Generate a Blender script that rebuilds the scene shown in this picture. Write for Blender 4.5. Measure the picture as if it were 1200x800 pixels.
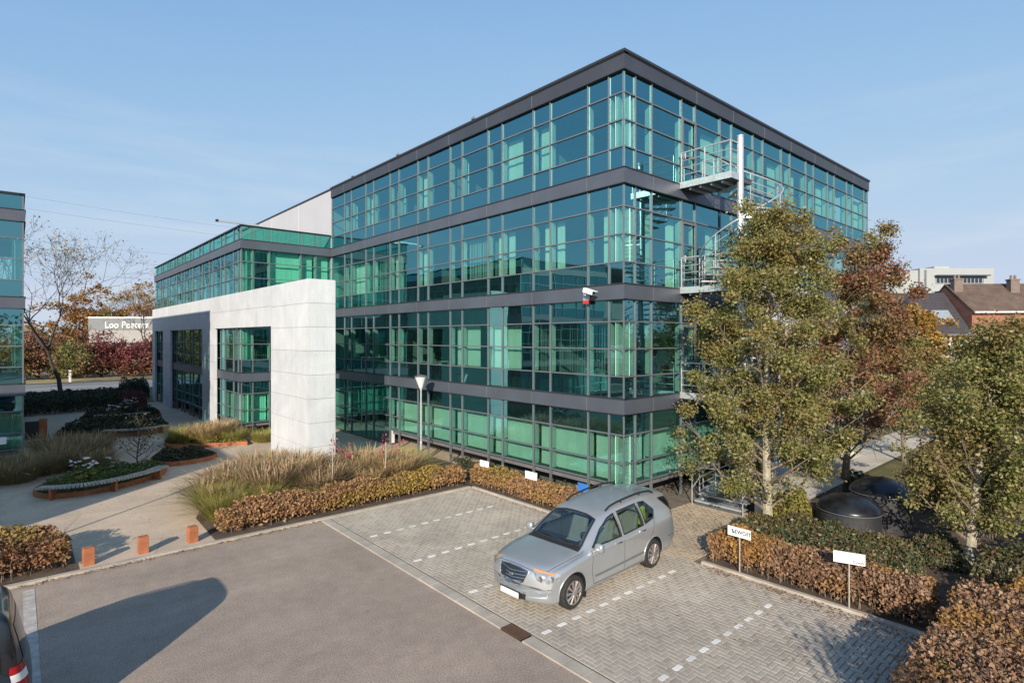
import bpy, bmesh, math, random
import numpy as np
from mathutils import Vector, Matrix
from mathutils.bvhtree import BVHTree

for o in list(bpy.data.objects):
    bpy.data.objects.remove(o)
scene = bpy.context.scene
COL = scene.collection
PI = math.pi

# ------------------------------------------------------------------ camera
EYE = 5.6
cam_d = bpy.data.cameras.new('camera')
cam_d.sensor_fit = 'HORIZONTAL'
cam_d.sensor_width = 36.0
cam_d.lens = 36.0 * 664.63 / 1200.0
cam_d.shift_y = (395.12 - 400.0) / 1200.0
cam_d.clip_start = 0.1
cam_d.clip_end = 3000
cam = bpy.data.objects.new('camera', cam_d)
COL.objects.link(cam)
YAW = 0.85208
cam.location = (-14.563, -11.237, EYE)
cam.rotation_euler = (PI / 2, 0, YAW - PI / 2)
scene.camera = cam

# ------------------------------------------------------------------ sky and sun
SUN = Vector((-0.775, -0.632, 0.39)).normalized()       # towards the sun
w = bpy.data.worlds.new('World')
scene.world = w
w.use_nodes = True
nt = w.node_tree
nt.nodes.clear()
out = nt.nodes.new('ShaderNodeOutputWorld')
bg = nt.nodes.new('ShaderNodeBackground')
sky = nt.nodes.new('ShaderNodeTexSky')
sky.sky_type = 'NISHITA'
sky.sun_disc = False
sky.sun_elevation = math.asin(SUN.z)
sky.sun_rotation = math.atan2(SUN.x, SUN.y)
sky.air_density = 1.0
sky.dust_density = 0.25
sky.ozone_density = 2.2
bg.inputs['Strength'].default_value = 0.15
# thin cirrus low in the sky
tc = nt.nodes.new('ShaderNodeTexCoord')
mp = nt.nodes.new('ShaderNodeMapping')
mp.inputs['Scale'].default_value = (1.2, 1.2, 9.0)
mp.inputs['Rotation'].default_value = (0.12, 0.05, 0.3)
nz = nt.nodes.new('ShaderNodeTexNoise')
nz.inputs['Scale'].default_value = 1.8
nz.inputs['Detail'].default_value = 7
nz.inputs['Roughness'].default_value = 0.58
rp = nt.nodes.new('ShaderNodeMapRange')
rp.inputs['From Min'].default_value = 0.50
rp.inputs['From Max'].default_value = 0.85
rp.inputs['To Max'].default_value = 0.8
sep = nt.nodes.new('ShaderNodeSeparateXYZ')
low = nt.nodes.new('ShaderNodeMapRange')
low.inputs['From Min'].default_value = 0.0
low.inputs['From Max'].default_value = 0.42
low.inputs['To Min'].default_value = 1.0
low.inputs['To Max'].default_value = 0.05
mul = nt.nodes.new('ShaderNodeMath'); mul.operation = 'MULTIPLY'
mixc = nt.nodes.new('ShaderNodeMix'); mixc.data_type = 'RGBA'
mixc.inputs['B'].default_value = (3.7, 3.9, 4.1, 1)
nt.links.new(tc.outputs['Generated'], mp.inputs['Vector'])
nt.links.new(mp.outputs['Vector'], nz.inputs['Vector'])
nt.links.new(nz.outputs['Fac'], rp.inputs['Value'])
nt.links.new(tc.outputs['Generated'], sep.inputs['Vector'])
nt.links.new(sep.outputs['Z'], low.inputs['Value'])
nt.links.new(rp.outputs['Result'], mul.inputs[0])
nt.links.new(low.outputs['Result'], mul.inputs[1])
nt.links.new(mul.outputs['Value'], mixc.inputs['Factor'])
# film-like shoulder so the horizon keeps its blue
SHO = (2.85, 3.2, 3.95)
def vmath(op, a, b):
    n = nt.nodes.new('ShaderNodeVectorMath'); n.operation = op
    for i, q in enumerate((a, b)):
        if isinstance(q, tuple): n.inputs[i].default_value = q
        else: nt.links.new(q, n.inputs[i])
    return n.outputs['Vector']
ex = vmath('MULTIPLY', sky.outputs['Color'], (-1.42 / SHO[0], -1.82 / SHO[1], -2.6 / SHO[2]))
sx3 = nt.nodes.new('ShaderNodeSeparateXYZ'); nt.links.new(ex, sx3.inputs[0])
cx3 = nt.nodes.new('ShaderNodeCombineXYZ')
for i in range(3):
    e = nt.nodes.new('ShaderNodeMath'); e.operation = 'EXPONENT'; nt.links.new(sx3.outputs[i], e.inputs[0]); nt.links.new(e.outputs[0], cx3.inputs[i])
shd = vmath('MULTIPLY', vmath('SUBTRACT', (1.0, 1.0, 1.0), cx3.outputs[0]), SHO)
nt.links.new(shd, mixc.inputs['A'])
nt.links.new(mixc.outputs['Result'], bg.inputs['Color'])
nt.links.new(bg.outputs['Background'], out.inputs['Surface'])

sun_d = bpy.data.lights.new('sun', 'SUN')
sun_d.energy = 5.0
sun_d.angle = math.radians(0.53)
sun_d.color = (1.0, 0.895, 0.75)
sun_o = bpy.data.objects.new('sun', sun_d)
COL.objects.link(sun_o)
sun_o.rotation_euler = (-SUN).to_track_quat('-Z', 'Y').to_euler()
sun_o.location = (-30, -25, 40)

vs = scene.view_settings
vs.view_transform = 'Standard'
vs.look = 'None'
vs.exposure = 0.5
vs.gamma = 1.0
vs.use_curve_mapping = False
scene.render.engine = 'CYCLES'
scene.cycles.transparent_max_bounces = 24
scene.cycles.max_bounces = 8
scene.cycles.caustics_reflective = True

# ------------------------------------------------------------------ helpers
ORIG = {}

class MB:
    """collects shapes; build() links them as ONE mesh object"""
    def __init__(self):
        self.v = []; self.f = []; self.m = []
    def add(self, vs_, fs, mi=0):
        b = len(self.v)
        self.v.extend([tuple(p) for p in vs_])
        for f in fs:
            self.f.append(tuple(i + b for i in f)); self.m.append(mi)
    def quad(self, a, b, c, d, mi=0):
        self.add([a, b, c, d], [(0, 1, 2, 3)], mi)
    def poly(self, pts, mi=0):
        self.add(pts, [tuple(range(len(pts)))], mi)
    def hexa(self, p, mi=0):
        self.add(p, [(0, 3, 2, 1), (4, 5, 6, 7), (0, 1, 5, 4), (1, 2, 6, 5), (2, 3, 7, 6), (3, 0, 4, 7)], mi)
    def box(self, x0, x1, y0, y1, z0, z1, mi=0):
        self.hexa([(x0, y0, z0), (x1, y0, z0), (x1, y1, z0), (x0, y1, z0),
                   (x0, y0, z1), (x1, y0, z1), (x1, y1, z1), (x0, y1, z1)], mi)
    def rbox(self, c, sx, sy, sz, ang=0, mi=0):
        ca, sa = math.cos(ang), math.sin(ang)
        pts = []
        for dz in (-sz / 2, sz / 2):
            for dx, dy in ((-sx / 2, -sy / 2), (sx / 2, -sy / 2), (sx / 2, sy / 2), (-sx / 2, sy / 2)):
                pts.append((c[0] + dx * ca - dy * sa, c[1] + dx * sa + dy * ca, c[2] + dz))
        self.hexa(pts, mi)
    def mbox(self, M, s0, s1, d0, d1, z0, z1, mi=0):
        """box in facade coordinates: M maps (along, outward, up) to world"""
        self.hexa([M(s0, d0, z0), M(s1, d0, z0), M(s1, d1, z0), M(s0, d1, z0),
                   M(s0, d0, z1), M(s1, d0, z1), M(s1, d1, z1), M(s0, d1, z1)], mi)
    def prism(self, pts, z0, z1, mi=0, mi_side=None):
        n = len(pts)
        v = [(p[0], p[1], z0) for p in pts] + [(p[0], p[1], z1) for p in pts]
        self.add(v, [tuple(range(n))[::-1], tuple(range(n, 2 * n))], mi)
        self.add(v, [(i, (i + 1) % n, n + (i + 1) % n, n + i) for i in range(n)], mi if mi_side is None else mi_side)
    def tube(self, pts, r, n=8, mi=0, cap=True):
        pts = [Vector(p) for p in pts]
        rs = r if isinstance(r, (list, tuple)) else [r] * len(pts)
        rings = []
        up = None
        for i, p in enumerate(pts):
            a = pts[max(0, i - 1)]; b = pts[min(len(pts) - 1, i + 1)]
            t = (b - a)
            if t.length < 1e-9: t = Vector((0, 0, 1))
            t.normalize()
            if up is None:
                up = Vector((0, 0, 1)) if abs(t.z) < 0.9 else Vector((1, 0, 0))
            x = up.cross(t)
            if x.length < 1e-5: x = Vector((1, 0, 0)).cross(t)
            x.normalize(); y = t.cross(x); up = y
            rings.append([p + x * math.cos(2 * PI * k / n) * rs[i] + y * math.sin(2 * PI * k / n) * rs[i] for k in range(n)])
        v = [q for rg in rings for q in rg]
        fs = []
        for i in range(len(pts) - 1):
            for k in range(n):
                fs.append((i * n + k, i * n + (k + 1) % n, (i + 1) * n + (k + 1) % n, (i + 1) * n + k))
        if cap:
            fs.append(tuple(range(n))[::-1]); fs.append(tuple(range((len(pts) - 1) * n, len(pts) * n)))
        self.add(v, fs, mi)
    def lathe(self, prof, c=(0, 0, 0), n=24, mi=0, sx=1, sy=1, axis='z'):
        v = []; fs = []
        for (r, z) in prof:
            for k in range(n):
                a = 2 * PI * k / n
                x, y = r * math.cos(a) * sx, r * math.sin(a) * sy
                if axis == 'z': v.append((c[0] + x, c[1] + y, c[2] + z))
                elif axis == 'y': v.append((c[0] + x, c[1] + z, c[2] + y))
                else: v.append((c[0] + z, c[1] + x, c[2] + y))
        for i in range(len(prof) - 1):
            for k in range(n):
                fs.append((i * n + k, i * n + (k + 1) % n, (i + 1) * n + (k + 1) % n, (i + 1) * n + k))
        fs.append(tuple(range(n))[::-1]); fs.append(tuple(range((len(prof) - 1) * n, len(prof) * n)))
        self.add(v, fs, mi)
    def build(self, name, mats, parent=None, smooth=False, fix=True, local=False, bevel=0):
        me = bpy.data.meshes.new(name)
        off = (0, 0, 0)
        if parent is not None and not local:
            off = ORIG.get(parent.name, (0, 0, 0))
        me.from_pydata([(p[0] - off[0], p[1] - off[1], p[2] - off[2]) for p in self.v], [], self.f)
        if not isinstance(mats, (list, tuple)): mats = [mats]
        for m in mats: me.materials.append(m)
        if len(mats) > 1: me.polygons.foreach_set('material_index', self.m)
        if smooth: me.polygons.foreach_set('use_smooth', [True] * len(me.polygons))
        if fix:
            bm = bmesh.new(); bm.from_mesh(me)
            bmesh.ops.recalc_face_normals(bm, faces=bm.faces)
            bm.to_mesh(me); bm.free()
        me.update()
        o = bpy.data.objects.new(name, me)
        COL.objects.link(o)
        if parent is not None:
            o.parent = parent
            ORIG[o.name] = ORIG.get(parent.name, (0, 0, 0)) if not local else (0, 0, 0)
        if bevel:
            b = o.modifiers.new('bevel', 'BEVEL'); b.width = bevel; b.segments = 2; b.limit_method = 'ANGLE'
        return o

def tag(o, label=None, cat=None, group=None, kind=None):
    if label: o['label'] = label
    if cat: o['category'] = cat
    if group: o['group'] = group
    if kind: o['kind'] = kind
    return o

def thing(name, label, cat, loc=(0, 0, 0), rz=0, group=None):
    o = bpy.data.objects.new(name, None)
    COL.objects.link(o)
    o.empty_display_size = 0.3
    o.location = loc; o.rotation_euler = (0, 0, rz)
    ORIG[o.name] = tuple(loc)
    return tag(o, label, cat, group)

def dup(root, loc, rz=0, label=None, group=None, scale=None):
    r = root.copy(); COL.objects.link(r)
    r.location = loc; r.rotation_euler = (0, 0, rz)
    if scale: r.scale = scale
    if label: r['label'] = label
    if group: r['group'] = group
    for ch in list(root.children):
        c = ch.copy(); COL.objects.link(c); c.parent = r
        for g in list(ch.children):
            d = g.copy(); COL.objects.link(d); d.parent = c
    return r

# ------------------------------------------------------------------ materials
def new_mat(name):
    m = bpy.data.materials.new(name); m.use_nodes = True
    return m, m.node_tree, m.node_tree.nodes['Principled BSDF']

def N(t, kind, **kw):
    n = t.nodes.new(kind)
    for k, v in kw.items():
        if hasattr(n, k): setattr(n, k, v)
        else: n.inputs[k].default_value = v
    return n

def plain(name, col, rough=0.6, metal=0.0, var=0.12, scale=3.0, bump=0.0, bscale=40.0, spec=None, coat=0.0, fine=0.0):
    """principled with a little procedural unevenness of colour, gloss and surface"""
    m, t, p = new_mat(name)
    p.inputs['Roughness'].default_value = rough
    p.inputs['Metallic'].default_value = metal
    if spec is not None: p.inputs['Specular IOR Level'].default_value = spec
    if coat: p.inputs['Coat Weight'].default_value = coat; p.inputs['Coat Roughness'].default_value = 0.05
    tcn = N(t, 'ShaderNodeTexCoord')
    n1 = N(t, 'ShaderNodeTexNoise', Scale=scale, Detail=6.0, Roughness=0.6)
    t.links.new(tcn.outputs['Object'], n1.inputs['Vector'])
    mr = N(t, 'ShaderNodeMapRange'); mr.inputs['From Min'].default_value = 0.3; mr.inputs['From Max'].default_value = 0.7
    mr.inputs['To Min'].default_value = 1 - var; mr.inputs['To Max'].default_value = 1 + var
    t.links.new(n1.outputs['Fac'], mr.inputs['Value'])
    last = mr.outputs['Result']
    if fine:
        n3 = N(t, 'ShaderNodeTexNoise', Scale=bscale * 1.7, Detail=2.0)
        t.links.new(tcn.outputs['Object'], n3.inputs['Vector'])
        m3 = N(t, 'ShaderNodeMapRange'); m3.inputs['From Min'].default_value = 0.25; m3.inputs['From Max'].default_value = 0.75
        m3.inputs['To Min'].default_value = 1 - fine; m3.inputs['To Max'].default_value = 1 + fine
        t.links.new(n3.outputs['Fac'], m3.inputs['Value'])
        mm = N(t, 'ShaderNodeMath'); mm.operation = 'MULTIPLY'
        t.links.new(last, mm.inputs[0]); t.links.new(m3.outputs['Result'], mm.inputs[1]); last = mm.outputs['Value']
    vm = N(t, 'ShaderNodeVectorMath'); vm.operation = 'SCALE'; vm.inputs[0].default_value = col
    t.links.new(last, vm.inputs['Scale'])
    t.links.new(vm.outputs['Vector'], p.inputs['Base Color'])
    if bump:
        n2 = N(t, 'ShaderNodeTexNoise', Scale=bscale, Detail=4.0)
        t.links.new(tcn.outputs['Object'], n2.inputs['Vector'])
        b = N(t, 'ShaderNodeBump', Strength=bump, Distance=0.02)
        t.links.new(n2.outputs['Fac'], b.inputs['Height'])
        t.links.new(b.outputs['Normal'], p.inputs['Normal'])
    return m

def island(name, cols, rough=0.75, trans=0.0, patch=None, patch_scale=0.5, spec=0.3, sat_noise=0.0, bump=0.0):
    """each loose piece (leaf, brick, blade) takes its own colour; patch = second palette that takes over in patches"""
    m, t, p = new_mat(name)
    p.inputs['Roughness'].default_value = rough
    p.inputs['Specular IOR Level'].default_value = spec
    g = N(t, 'ShaderNodeNewGeometry')
    def ramp(cs):
        r = N(t, 'ShaderNodeValToRGB'); r.color_ramp.interpolation = 'LINEAR'
        el = r.color_ramp.elements
        while len(el) < len(cs): el.new(0.5)
        for i, c in enumerate(cs):
            el[i].position = i / max(1, len(cs) - 1); el[i].color = (*c, 1)
        t.links.new(g.outputs['Random Per Island'], r.inputs['Fac'])
        return r.outputs['Color']
    c = ramp(cols)
    tcn = N(t, 'ShaderNodeTexCoord')
    if patch:
        c2 = ramp(patch)
        n1 = N(t, 'ShaderNodeTexNoise', Scale=patch_scale, Detail=3.0)
        t.links.new(tcn.outputs['Object'], n1.inputs['Vector'])
        mr = N(t, 'ShaderNodeMapRange'); mr.inputs['From Min'].default_value = 0.46; mr.inputs['From Max'].default_value = 0.62
        t.links.new(n1.outputs['Fac'], mr.inputs['Value'])
        mx = N(t, 'ShaderNodeMix'); mx.data_type = 'RGBA'
        t.links.new(mr.outputs['Result'], mx.inputs['Factor']); t.links.new(c, mx.inputs['A']); t.links.new(c2, mx.inputs['B'])
        c = mx.outputs['Result']
    if sat_noise:
        n4 = N(t, 'ShaderNodeTexNoise', Scale=0.7, Detail=4.0)
        t.links.new(tcn.outputs['Object'], n4.inputs['Vector'])
        m4 = N(t, 'ShaderNodeMapRange'); m4.inputs['From Min'].default_value = 0.3; m4.inputs['From Max'].default_value = 0.7
        m4.inputs['To Min'].default_value = 1 - sat_noise; m4.inputs['To Max'].default_value = 1 + sat_noise
        t.links.new(n4.outputs['Fac'], m4.inputs['Value'])
        vm = N(t, 'ShaderNodeVectorMath'); vm.operation = 'SCALE'
        t.links.new(c, vm.inputs[0]); t.links.new(m4.outputs['Result'], vm.inputs['Scale']); c = vm.outputs['Vector']
    t.links.new(c, p.inputs['Base Color'])
    if bump:
        n2 = N(t, 'ShaderNodeTexNoise', Scale=55.0, Detail=4.0)
        t.links.new(tcn.outputs['Object'], n2.inputs['Vector'])
        b = N(t, 'ShaderNodeBump', Strength=bump, Distance=0.01)
        t.links.new(n2.outputs['Fac'], b.inputs['Height']); t.links.new(b.outputs['Normal'], p.inputs['Normal'])
    if trans:
        tr = N(t, 'ShaderNodeBsdfTranslucent'); mxs = N(t, 'ShaderNodeMixShader'); mxs.inputs[0].default_value = trans
        t.links.new(c, tr.inputs['Color'])
        o = t.nodes['Material Output']
        t.links.new(p.outputs['BSDF'], mxs.inputs[1]); t.links.new(tr.outputs['BSDF'], mxs.inputs[2])
        t.links.new(mxs.outputs['Shader'], o.inputs['Surface'])
    return m

def glass(name, tint, refl, f0=0.22, dark=None):
    """coated architectural glass: tinted see-through pane (or dark backed spandrel) under a mirror that grows at grazing angles"""
    m, t, p = new_mat(name)
    o = t.nodes['Material Output']
    g = N(t, 'ShaderNodeNewGeometry')
    dt = N(t, 'ShaderNodeVectorMath'); dt.operation = 'DOT_PRODUCT'
    t.links.new(g.outputs['Incoming'], dt.inputs[0]); t.links.new(g.outputs['Normal'], dt.inputs[1])
    ab = N(t, 'ShaderNodeMath'); ab.operation = 'ABSOLUTE'; t.links.new(dt.outputs['Value'], ab.inputs[0])
    iv = N(t, 'ShaderNodeMath'); iv.operation = 'SUBTRACT'; iv.inputs[0].default_value = 1.0; t.links.new(ab.outputs[0], iv.inputs[1])
    pw = N(t, 'ShaderNodeMath'); pw.operation = 'POWER'; pw.inputs[1].default_value = 5.0; t.links.new(iv.outputs[0], pw.inputs[0])
    mr = N(t, 'ShaderNodeMapRange'); mr.inputs['To Min'].default_value = f0; mr.inputs['To Max'].default_value = 1.0
    t.links.new(pw.outputs[0], mr.inputs['Value'])
    gl = N(t, 'ShaderNodeBsdfGlossy'); gl.inputs['Roughness'].default_value = 0.015
    gl.inputs['Color'].default_value = (*refl, 1)
    tcn = N(t, 'ShaderNodeTexCoord')
    n2 = N(t, 'ShaderNodeTexNoise', Scale=0.9, Detail=1.0)
    t.links.new(tcn.outputs['Object'], n2.inputs['Vector'])
    b = N(t, 'ShaderNodeBump', Strength=0.025, Distance=0.12)
    t.links.new(n2.outputs['Fac'], b.inputs['Height']); t.links.new(b.outputs['Normal'], gl.inputs['Normal'])
    if dark is None:
        un = N(t, 'ShaderNodeBsdfTransparent'); un.inputs['Color'].default_value = (*tint, 1)
    else:
        un = N(t, 'ShaderNodeBsdfDiffuse'); un.inputs['Color'].default_value = (*dark, 1)
    mx = N(t, 'ShaderNodeMixShader')
    t.links.new(mr.outputs['Result'], mx.inputs[0]); t.links.new(un.outputs[0], mx.inputs[1]); t.links.new(gl.outputs[0], mx.inputs[2])
    t.links.new(mx.outputs[0], o.inputs['Surface'])
    return m

M = {}
M['glass'] = glass('green_tinted_glass', (0.50, 0.78, 0.68), (0.30, 0.72, 0.76), 0.40)
M['spandrel'] = glass('dark_spandrel_glass', None, (0.30, 0.72, 0.78), 0.42, (0.006, 0.016, 0.018))
M['metal'] = plain('grey_aluminium', (0.165, 0.175, 0.19), 0.42, 0.35, 0.10, 1.2)
M['band'] = plain('anthracite_cladding', (0.085, 0.098, 0.125), 0.45, 0.25, 0.14, 0.6)
M['fascia'] = plain('dark_fascia', (0.047, 0.053, 0.068), 0.5, 0.2, 0.12, 0.6)
M['coping'] = plain('black_coping', (0.03, 0.031, 0.036), 0.45, 0.2)
M['jamb'] = plain('white_jamb', (0.62, 0.64, 0.62), 0.5)
M['blind'] = plain('white_blind', (0.80, 0.82, 0.78), 0.8, 0, 0.06, 2)
M['inside'] = plain('office_wall', (0.24, 0.25, 0.245), 0.8, 0, 0.2, 0.3)
M['ceiling'] = plain('office_ceiling', (0.40, 0.41, 0.40), 0.9)
M['carpet'] = plain('office_carpet', (0.12, 0.12, 0.13), 0.95)
M['greyclad'] = plain('grey_wall_cladding', (0.40, 0.405, 0.43), 0.6, 0, 0.05, 0.4)
M['roof'] = plain('roof_felt', (0.13, 0.13, 0.13), 0.9)
M['soffit'] = plain('dark_soffit', (0.05, 0.055, 0.055), 0.8)
M['steel'] = plain('galvanised_steel', (0.52, 0.54, 0.56), 0.42, 0.55, 0.15, 6)
M['steel_dark'] = plain('grating_steel', (0.10, 0.105, 0.11), 0.6, 0.4)
M['white'] = plain('white_lacquer', (0.80, 0.80, 0.78), 0.45, 0, 0.04)
M['black'] = plain('black_plastic', (0.018, 0.018, 0.02), 0.45)
M['rubber'] = plain('tyre_rubber', (0.022, 0.021, 0.021), 0.85, 0, 0.3, 12)
M['corten'] = plain('rusty_steel', (0.33, 0.115, 0.045), 0.8, 0, 0.35, 4, 0.3, 60)
M['orange'] = plain('orange_rust_bollard', (0.33, 0.115, 0.05), 0.8, 0, 0.22, 5, 0.2, 50)
M['soil'] = plain('soil', (0.085, 0.058, 0.040), 0.95, 0, 0.5, 2, 0.8, 25, fine=0.4)
M['concrete'] = plain('kerb_concrete', (0.38, 0.335, 0.275), 0.9, 0, 0.22, 1.5, 0.3, 60, fine=0.18)
M['wood'] = plain('weathered_wood', (0.33, 0.29, 0.25), 0.8, 0, 0.35, 5)
M['bark'] = plain('bark', (0.16, 0.125, 0.095), 0.95, 0, 0.4, 6, 0.9, 30)
M['pale_bark'] = plain('pale_bark', (0.30, 0.27, 0.20), 0.95, 0, 0.35, 5, 0.8, 30)
M['dark_bark'] = plain('dark_bark', (0.055, 0.045, 0.038), 0.95, 0, 0.4, 6)
# ------------------------------------------------------------------ asphalt, stone and ground materials
def asphalt_mat():
    m, t, p = new_mat('grey_brown_asphalt')
    p.inputs['Roughness'].default_value = 0.88
    p.inputs['Specular IOR Level'].default_value = 0.35
    tcn = N(t, 'ShaderNodeTexCoord')
    def noise(sc, det=5.0, ro=0.6):
        n = N(t, 'ShaderNodeTexNoise', Scale=sc, Detail=det, Roughness=ro); t.links.new(tcn.outputs['Object'], n.inputs['Vector']); return n.outputs['Fac']
    def rng(a, lo, hi, f0=0.3, f1=0.7):
        r = N(t, 'ShaderNodeMapRange'); r.inputs['From Min'].default_value = f0; r.inputs['From Max'].default_value = f1
        r.inputs['To Min'].default_value = lo; r.inputs['To Max'].default_value = hi
        t.links.new(a, r.inputs['Value']); return r.outputs['Result']
    def mult(a, b):
        k = N(t, 'ShaderNodeMath'); k.operation = 'MULTIPLY'; t.links.new(a, k.inputs[0]); t.links.new(b, k.inputs[1]); return k.outputs[0]
    f = mult(rng(noise(0.35), 0.86, 1.12), rng(noise(3.0, 6), 0.90, 1.10))
    f = mult(f, rng(noise(30.0, 3), 0.76, 1.24))
    f = mult(f, rng(noise(60.0, 2), 0.66, 1.34))
    f = mult(f, rng(noise(110.0, 1), 0.72, 1.30))
    v = N(t, 'ShaderNodeTexVoronoi'); v.inputs['Scale'].default_value = 38.0
    t.links.new(tcn.outputs['Object'], v.inputs['Vector'])
    f = mult(f, rng(v.outputs['Distance'], 1.22, 0.96, 0.05, 0.2))
    # worn, darker wheel trail and old oil spots
    mpn = N(t, 'ShaderNodeMapping'); mpn.inputs['Scale'].default_value = (0.10, 0.9, 1.0); mpn.inputs['Rotation'].default_value = (0, 0, 0.85)
    t.links.new(tcn.outputs['Object'], mpn.inputs['Vector'])
    ns = N(t, 'ShaderNodeTexNoise', Scale=1.0, Detail=3.0); t.links.new(mpn.outputs['Vector'], ns.inputs['Vector'])
    f = mult(f, rng(ns.outputs['Fac'], 0.94, 1.03, 0.35, 0.6))
    f = mult(f, rng(noise(2.6, 2.0), 1.0, 0.75, 0.70, 0.77))
    vm = N(t, 'ShaderNodeVectorMath'); vm.operation = 'SCALE'; vm.inputs[0].default_value = (0.318, 0.252, 0.200)
    t.links.new(f, vm.inputs['Scale']); t.links.new(vm.outputs['Vector'], p.inputs['Base Color'])
    b = N(t, 'ShaderNodeBump', Strength=0.5, Distance=0.006); t.links.new(noise(70.0, 3), b.inputs['Height']); t.links.new(b.outputs['Normal'], p.inputs['Normal'])
    return m
M['asphalt'] = asphalt_mat()

def paving_mat(name, col, joint, sx, sy, rot=0.0):
    """exposed aggregate slabs with cut joints"""
    m, t, p = new_mat(name)
    p.inputs['Roughness'].default_value = 0.9
    tcn = N(t, 'ShaderNodeTexCoord')
    mpn = N(t, 'ShaderNodeMapping'); mpn.inputs['Rotation'].default_value = (0, 0, rot)
    t.links.new(tcn.outputs['Object'], mpn.inputs['Vector'])
    br = N(t, 'ShaderNodeTexBrick'); br.inputs['Scale'].default_value = 1.0
    br.inputs['Brick Width'].default_value = sx; br.inputs['Row Height'].default_value = sy
    br.inputs['Mortar Size'].default_value = 0.016; br.inputs['Bias'].default_value = 0
    br.inputs['Color1'].default_value = (0.93, 0.93, 0.93, 1); br.inputs['Color2'].default_value = (1.06, 1.05, 1.03, 1); br.inputs['Mortar'].default_value = (joint, joint, joint, 1)
    t.links.new(mpn.outputs['Vector'], br.inputs['Vector'])
    n1 = N(t, 'ShaderNodeTexNoise', Scale=0.8, Detail=6.0); n2 = N(t, 'ShaderNodeTexNoise', Scale=60.0, Detail=2.0)
    mrs = []
    for n, a in ((n1, 0.14), (n2, 0.28)):
        t.links.new(tcn.outputs['Object'], n.inputs['Vector'])
        r = N(t, 'ShaderNodeMapRange'); r.inputs['From Min'].default_value = 0.3; r.inputs['From Max'].default_value = 0.7
        r.inputs['To Min'].default_value = 1 - a; r.inputs['To Max'].default_value = 1 + a
        t.links.new(n.outputs['Fac'], r.inputs['Value']); mrs.append(r.outputs['Result'])
    k = N(t, 'ShaderNodeMath'); k.operation = 'MULTIPLY'; t.links.new(mrs[0], k.inputs[0]); t.links.new(mrs[1], k.inputs[1])
    vm = N(t, 'ShaderNodeVectorMath'); vm.operation = 'SCALE'; vm.inputs[0].default_value = col; t.links.new(k.outputs[0], vm.inputs['Scale'])
    v2 = N(t, 'ShaderNodeVectorMath'); v2.operation = 'MULTIPLY'; t.links.new(vm.outputs[0], v2.inputs[0]); t.links.new(br.outputs['Color'], v2.inputs[1])
    t.links.new(v2.outputs[0], p.inputs['Base Color'])
    b = N(t, 'ShaderNodeBump', Strength=0.35, Distance=0.006); t.links.new(n2.outputs['Fac'], b.inputs['Height']); t.links.new(b.outputs['Normal'], p.inputs['Normal'])
    return m
M['path'] = paving_mat('beige_aggregate_paving', (0.46, 0.36, 0.27), 0.74, 5.2, 3.6, 0.28)
M['palepath'] = paving_mat('pale_concrete_paving', (0.50, 0.46, 0.40), 0.6, 2.0, 2.0)
M['ground'] = plain('dry_grass_ground', (0.075, 0.075, 0.030), 0.95, 0, 0.35, 0.25, 0.6, 30, fine=0.4)
M['lawn'] = plain('mown_lawn', (0.115, 0.105, 0.036), 0.95, 0, 0.3, 1.0, 0.9, 45, fine=0.5)
M['verge'] = plain('straw_verge', (0.30, 0.24, 0.11), 0.95, 0, 0.3, 0.5, 0.6, 30, fine=0.3)
M['road'] = plain('far_road_asphalt', (0.20, 0.195, 0.19), 0.85, 0, 0.15, 0.4, fine=0.1)
M['brick'] = island('grey_paving_bricks', [(0.30, 0.265, 0.22), (0.345, 0.305, 0.255), (0.38, 0.34, 0.285), (0.32, 0.28, 0.235), (0.36, 0.32, 0.27)], 0.92, sat_noise=0.15, bump=0.3)
M['brick2'] = island('beige_paving_bricks', [(0.29, 0.235, 0.175), (0.34, 0.275, 0.205), (0.39, 0.32, 0.24), (0.31, 0.255, 0.20)], 0.92, sat_noise=0.18, bump=0.3)
M['sand'] = plain('joint_sand', (0.15, 0.13, 0.10), 0.95, 0, 0.3, 3, fine=0.3)
M['paint'] = island('white_marking_stone', [(0.62, 0.60, 0.56), (0.72, 0.70, 0.66), (0.55, 0.53, 0.49)], 0.8, bump=0.3)

def sheet(name, pts, z, mat):
    b = MB(); b.poly([(p[0], p[1], z) for p in pts])
    o = b.build(name, mat); tag(o, kind='structure'); return o

def rect(x0, x1, y0, y1): return [(x0, y0), (x1, y0), (x1, y1), (x0, y1)]

sheet('ground', rect(-900, 900, -900, 900), -0.02, M['ground'])
sheet('car_park_asphalt', [(-60, -60), (-7.56, -60), (-7.56, 5.62), (-60, 5.62)], 0.0, M['asphalt'])
sheet('courtyard_path', [(-40, 5.80), (-1.82, 5.80), (-1.82, 8), (3, 8), (3, 46), (-40, 46)], 0.024, M['path'])
sheet('entrance_paving_base', rect(-7.28, 6, -8.45, 5.62), 0.0, M['sand'])

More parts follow.
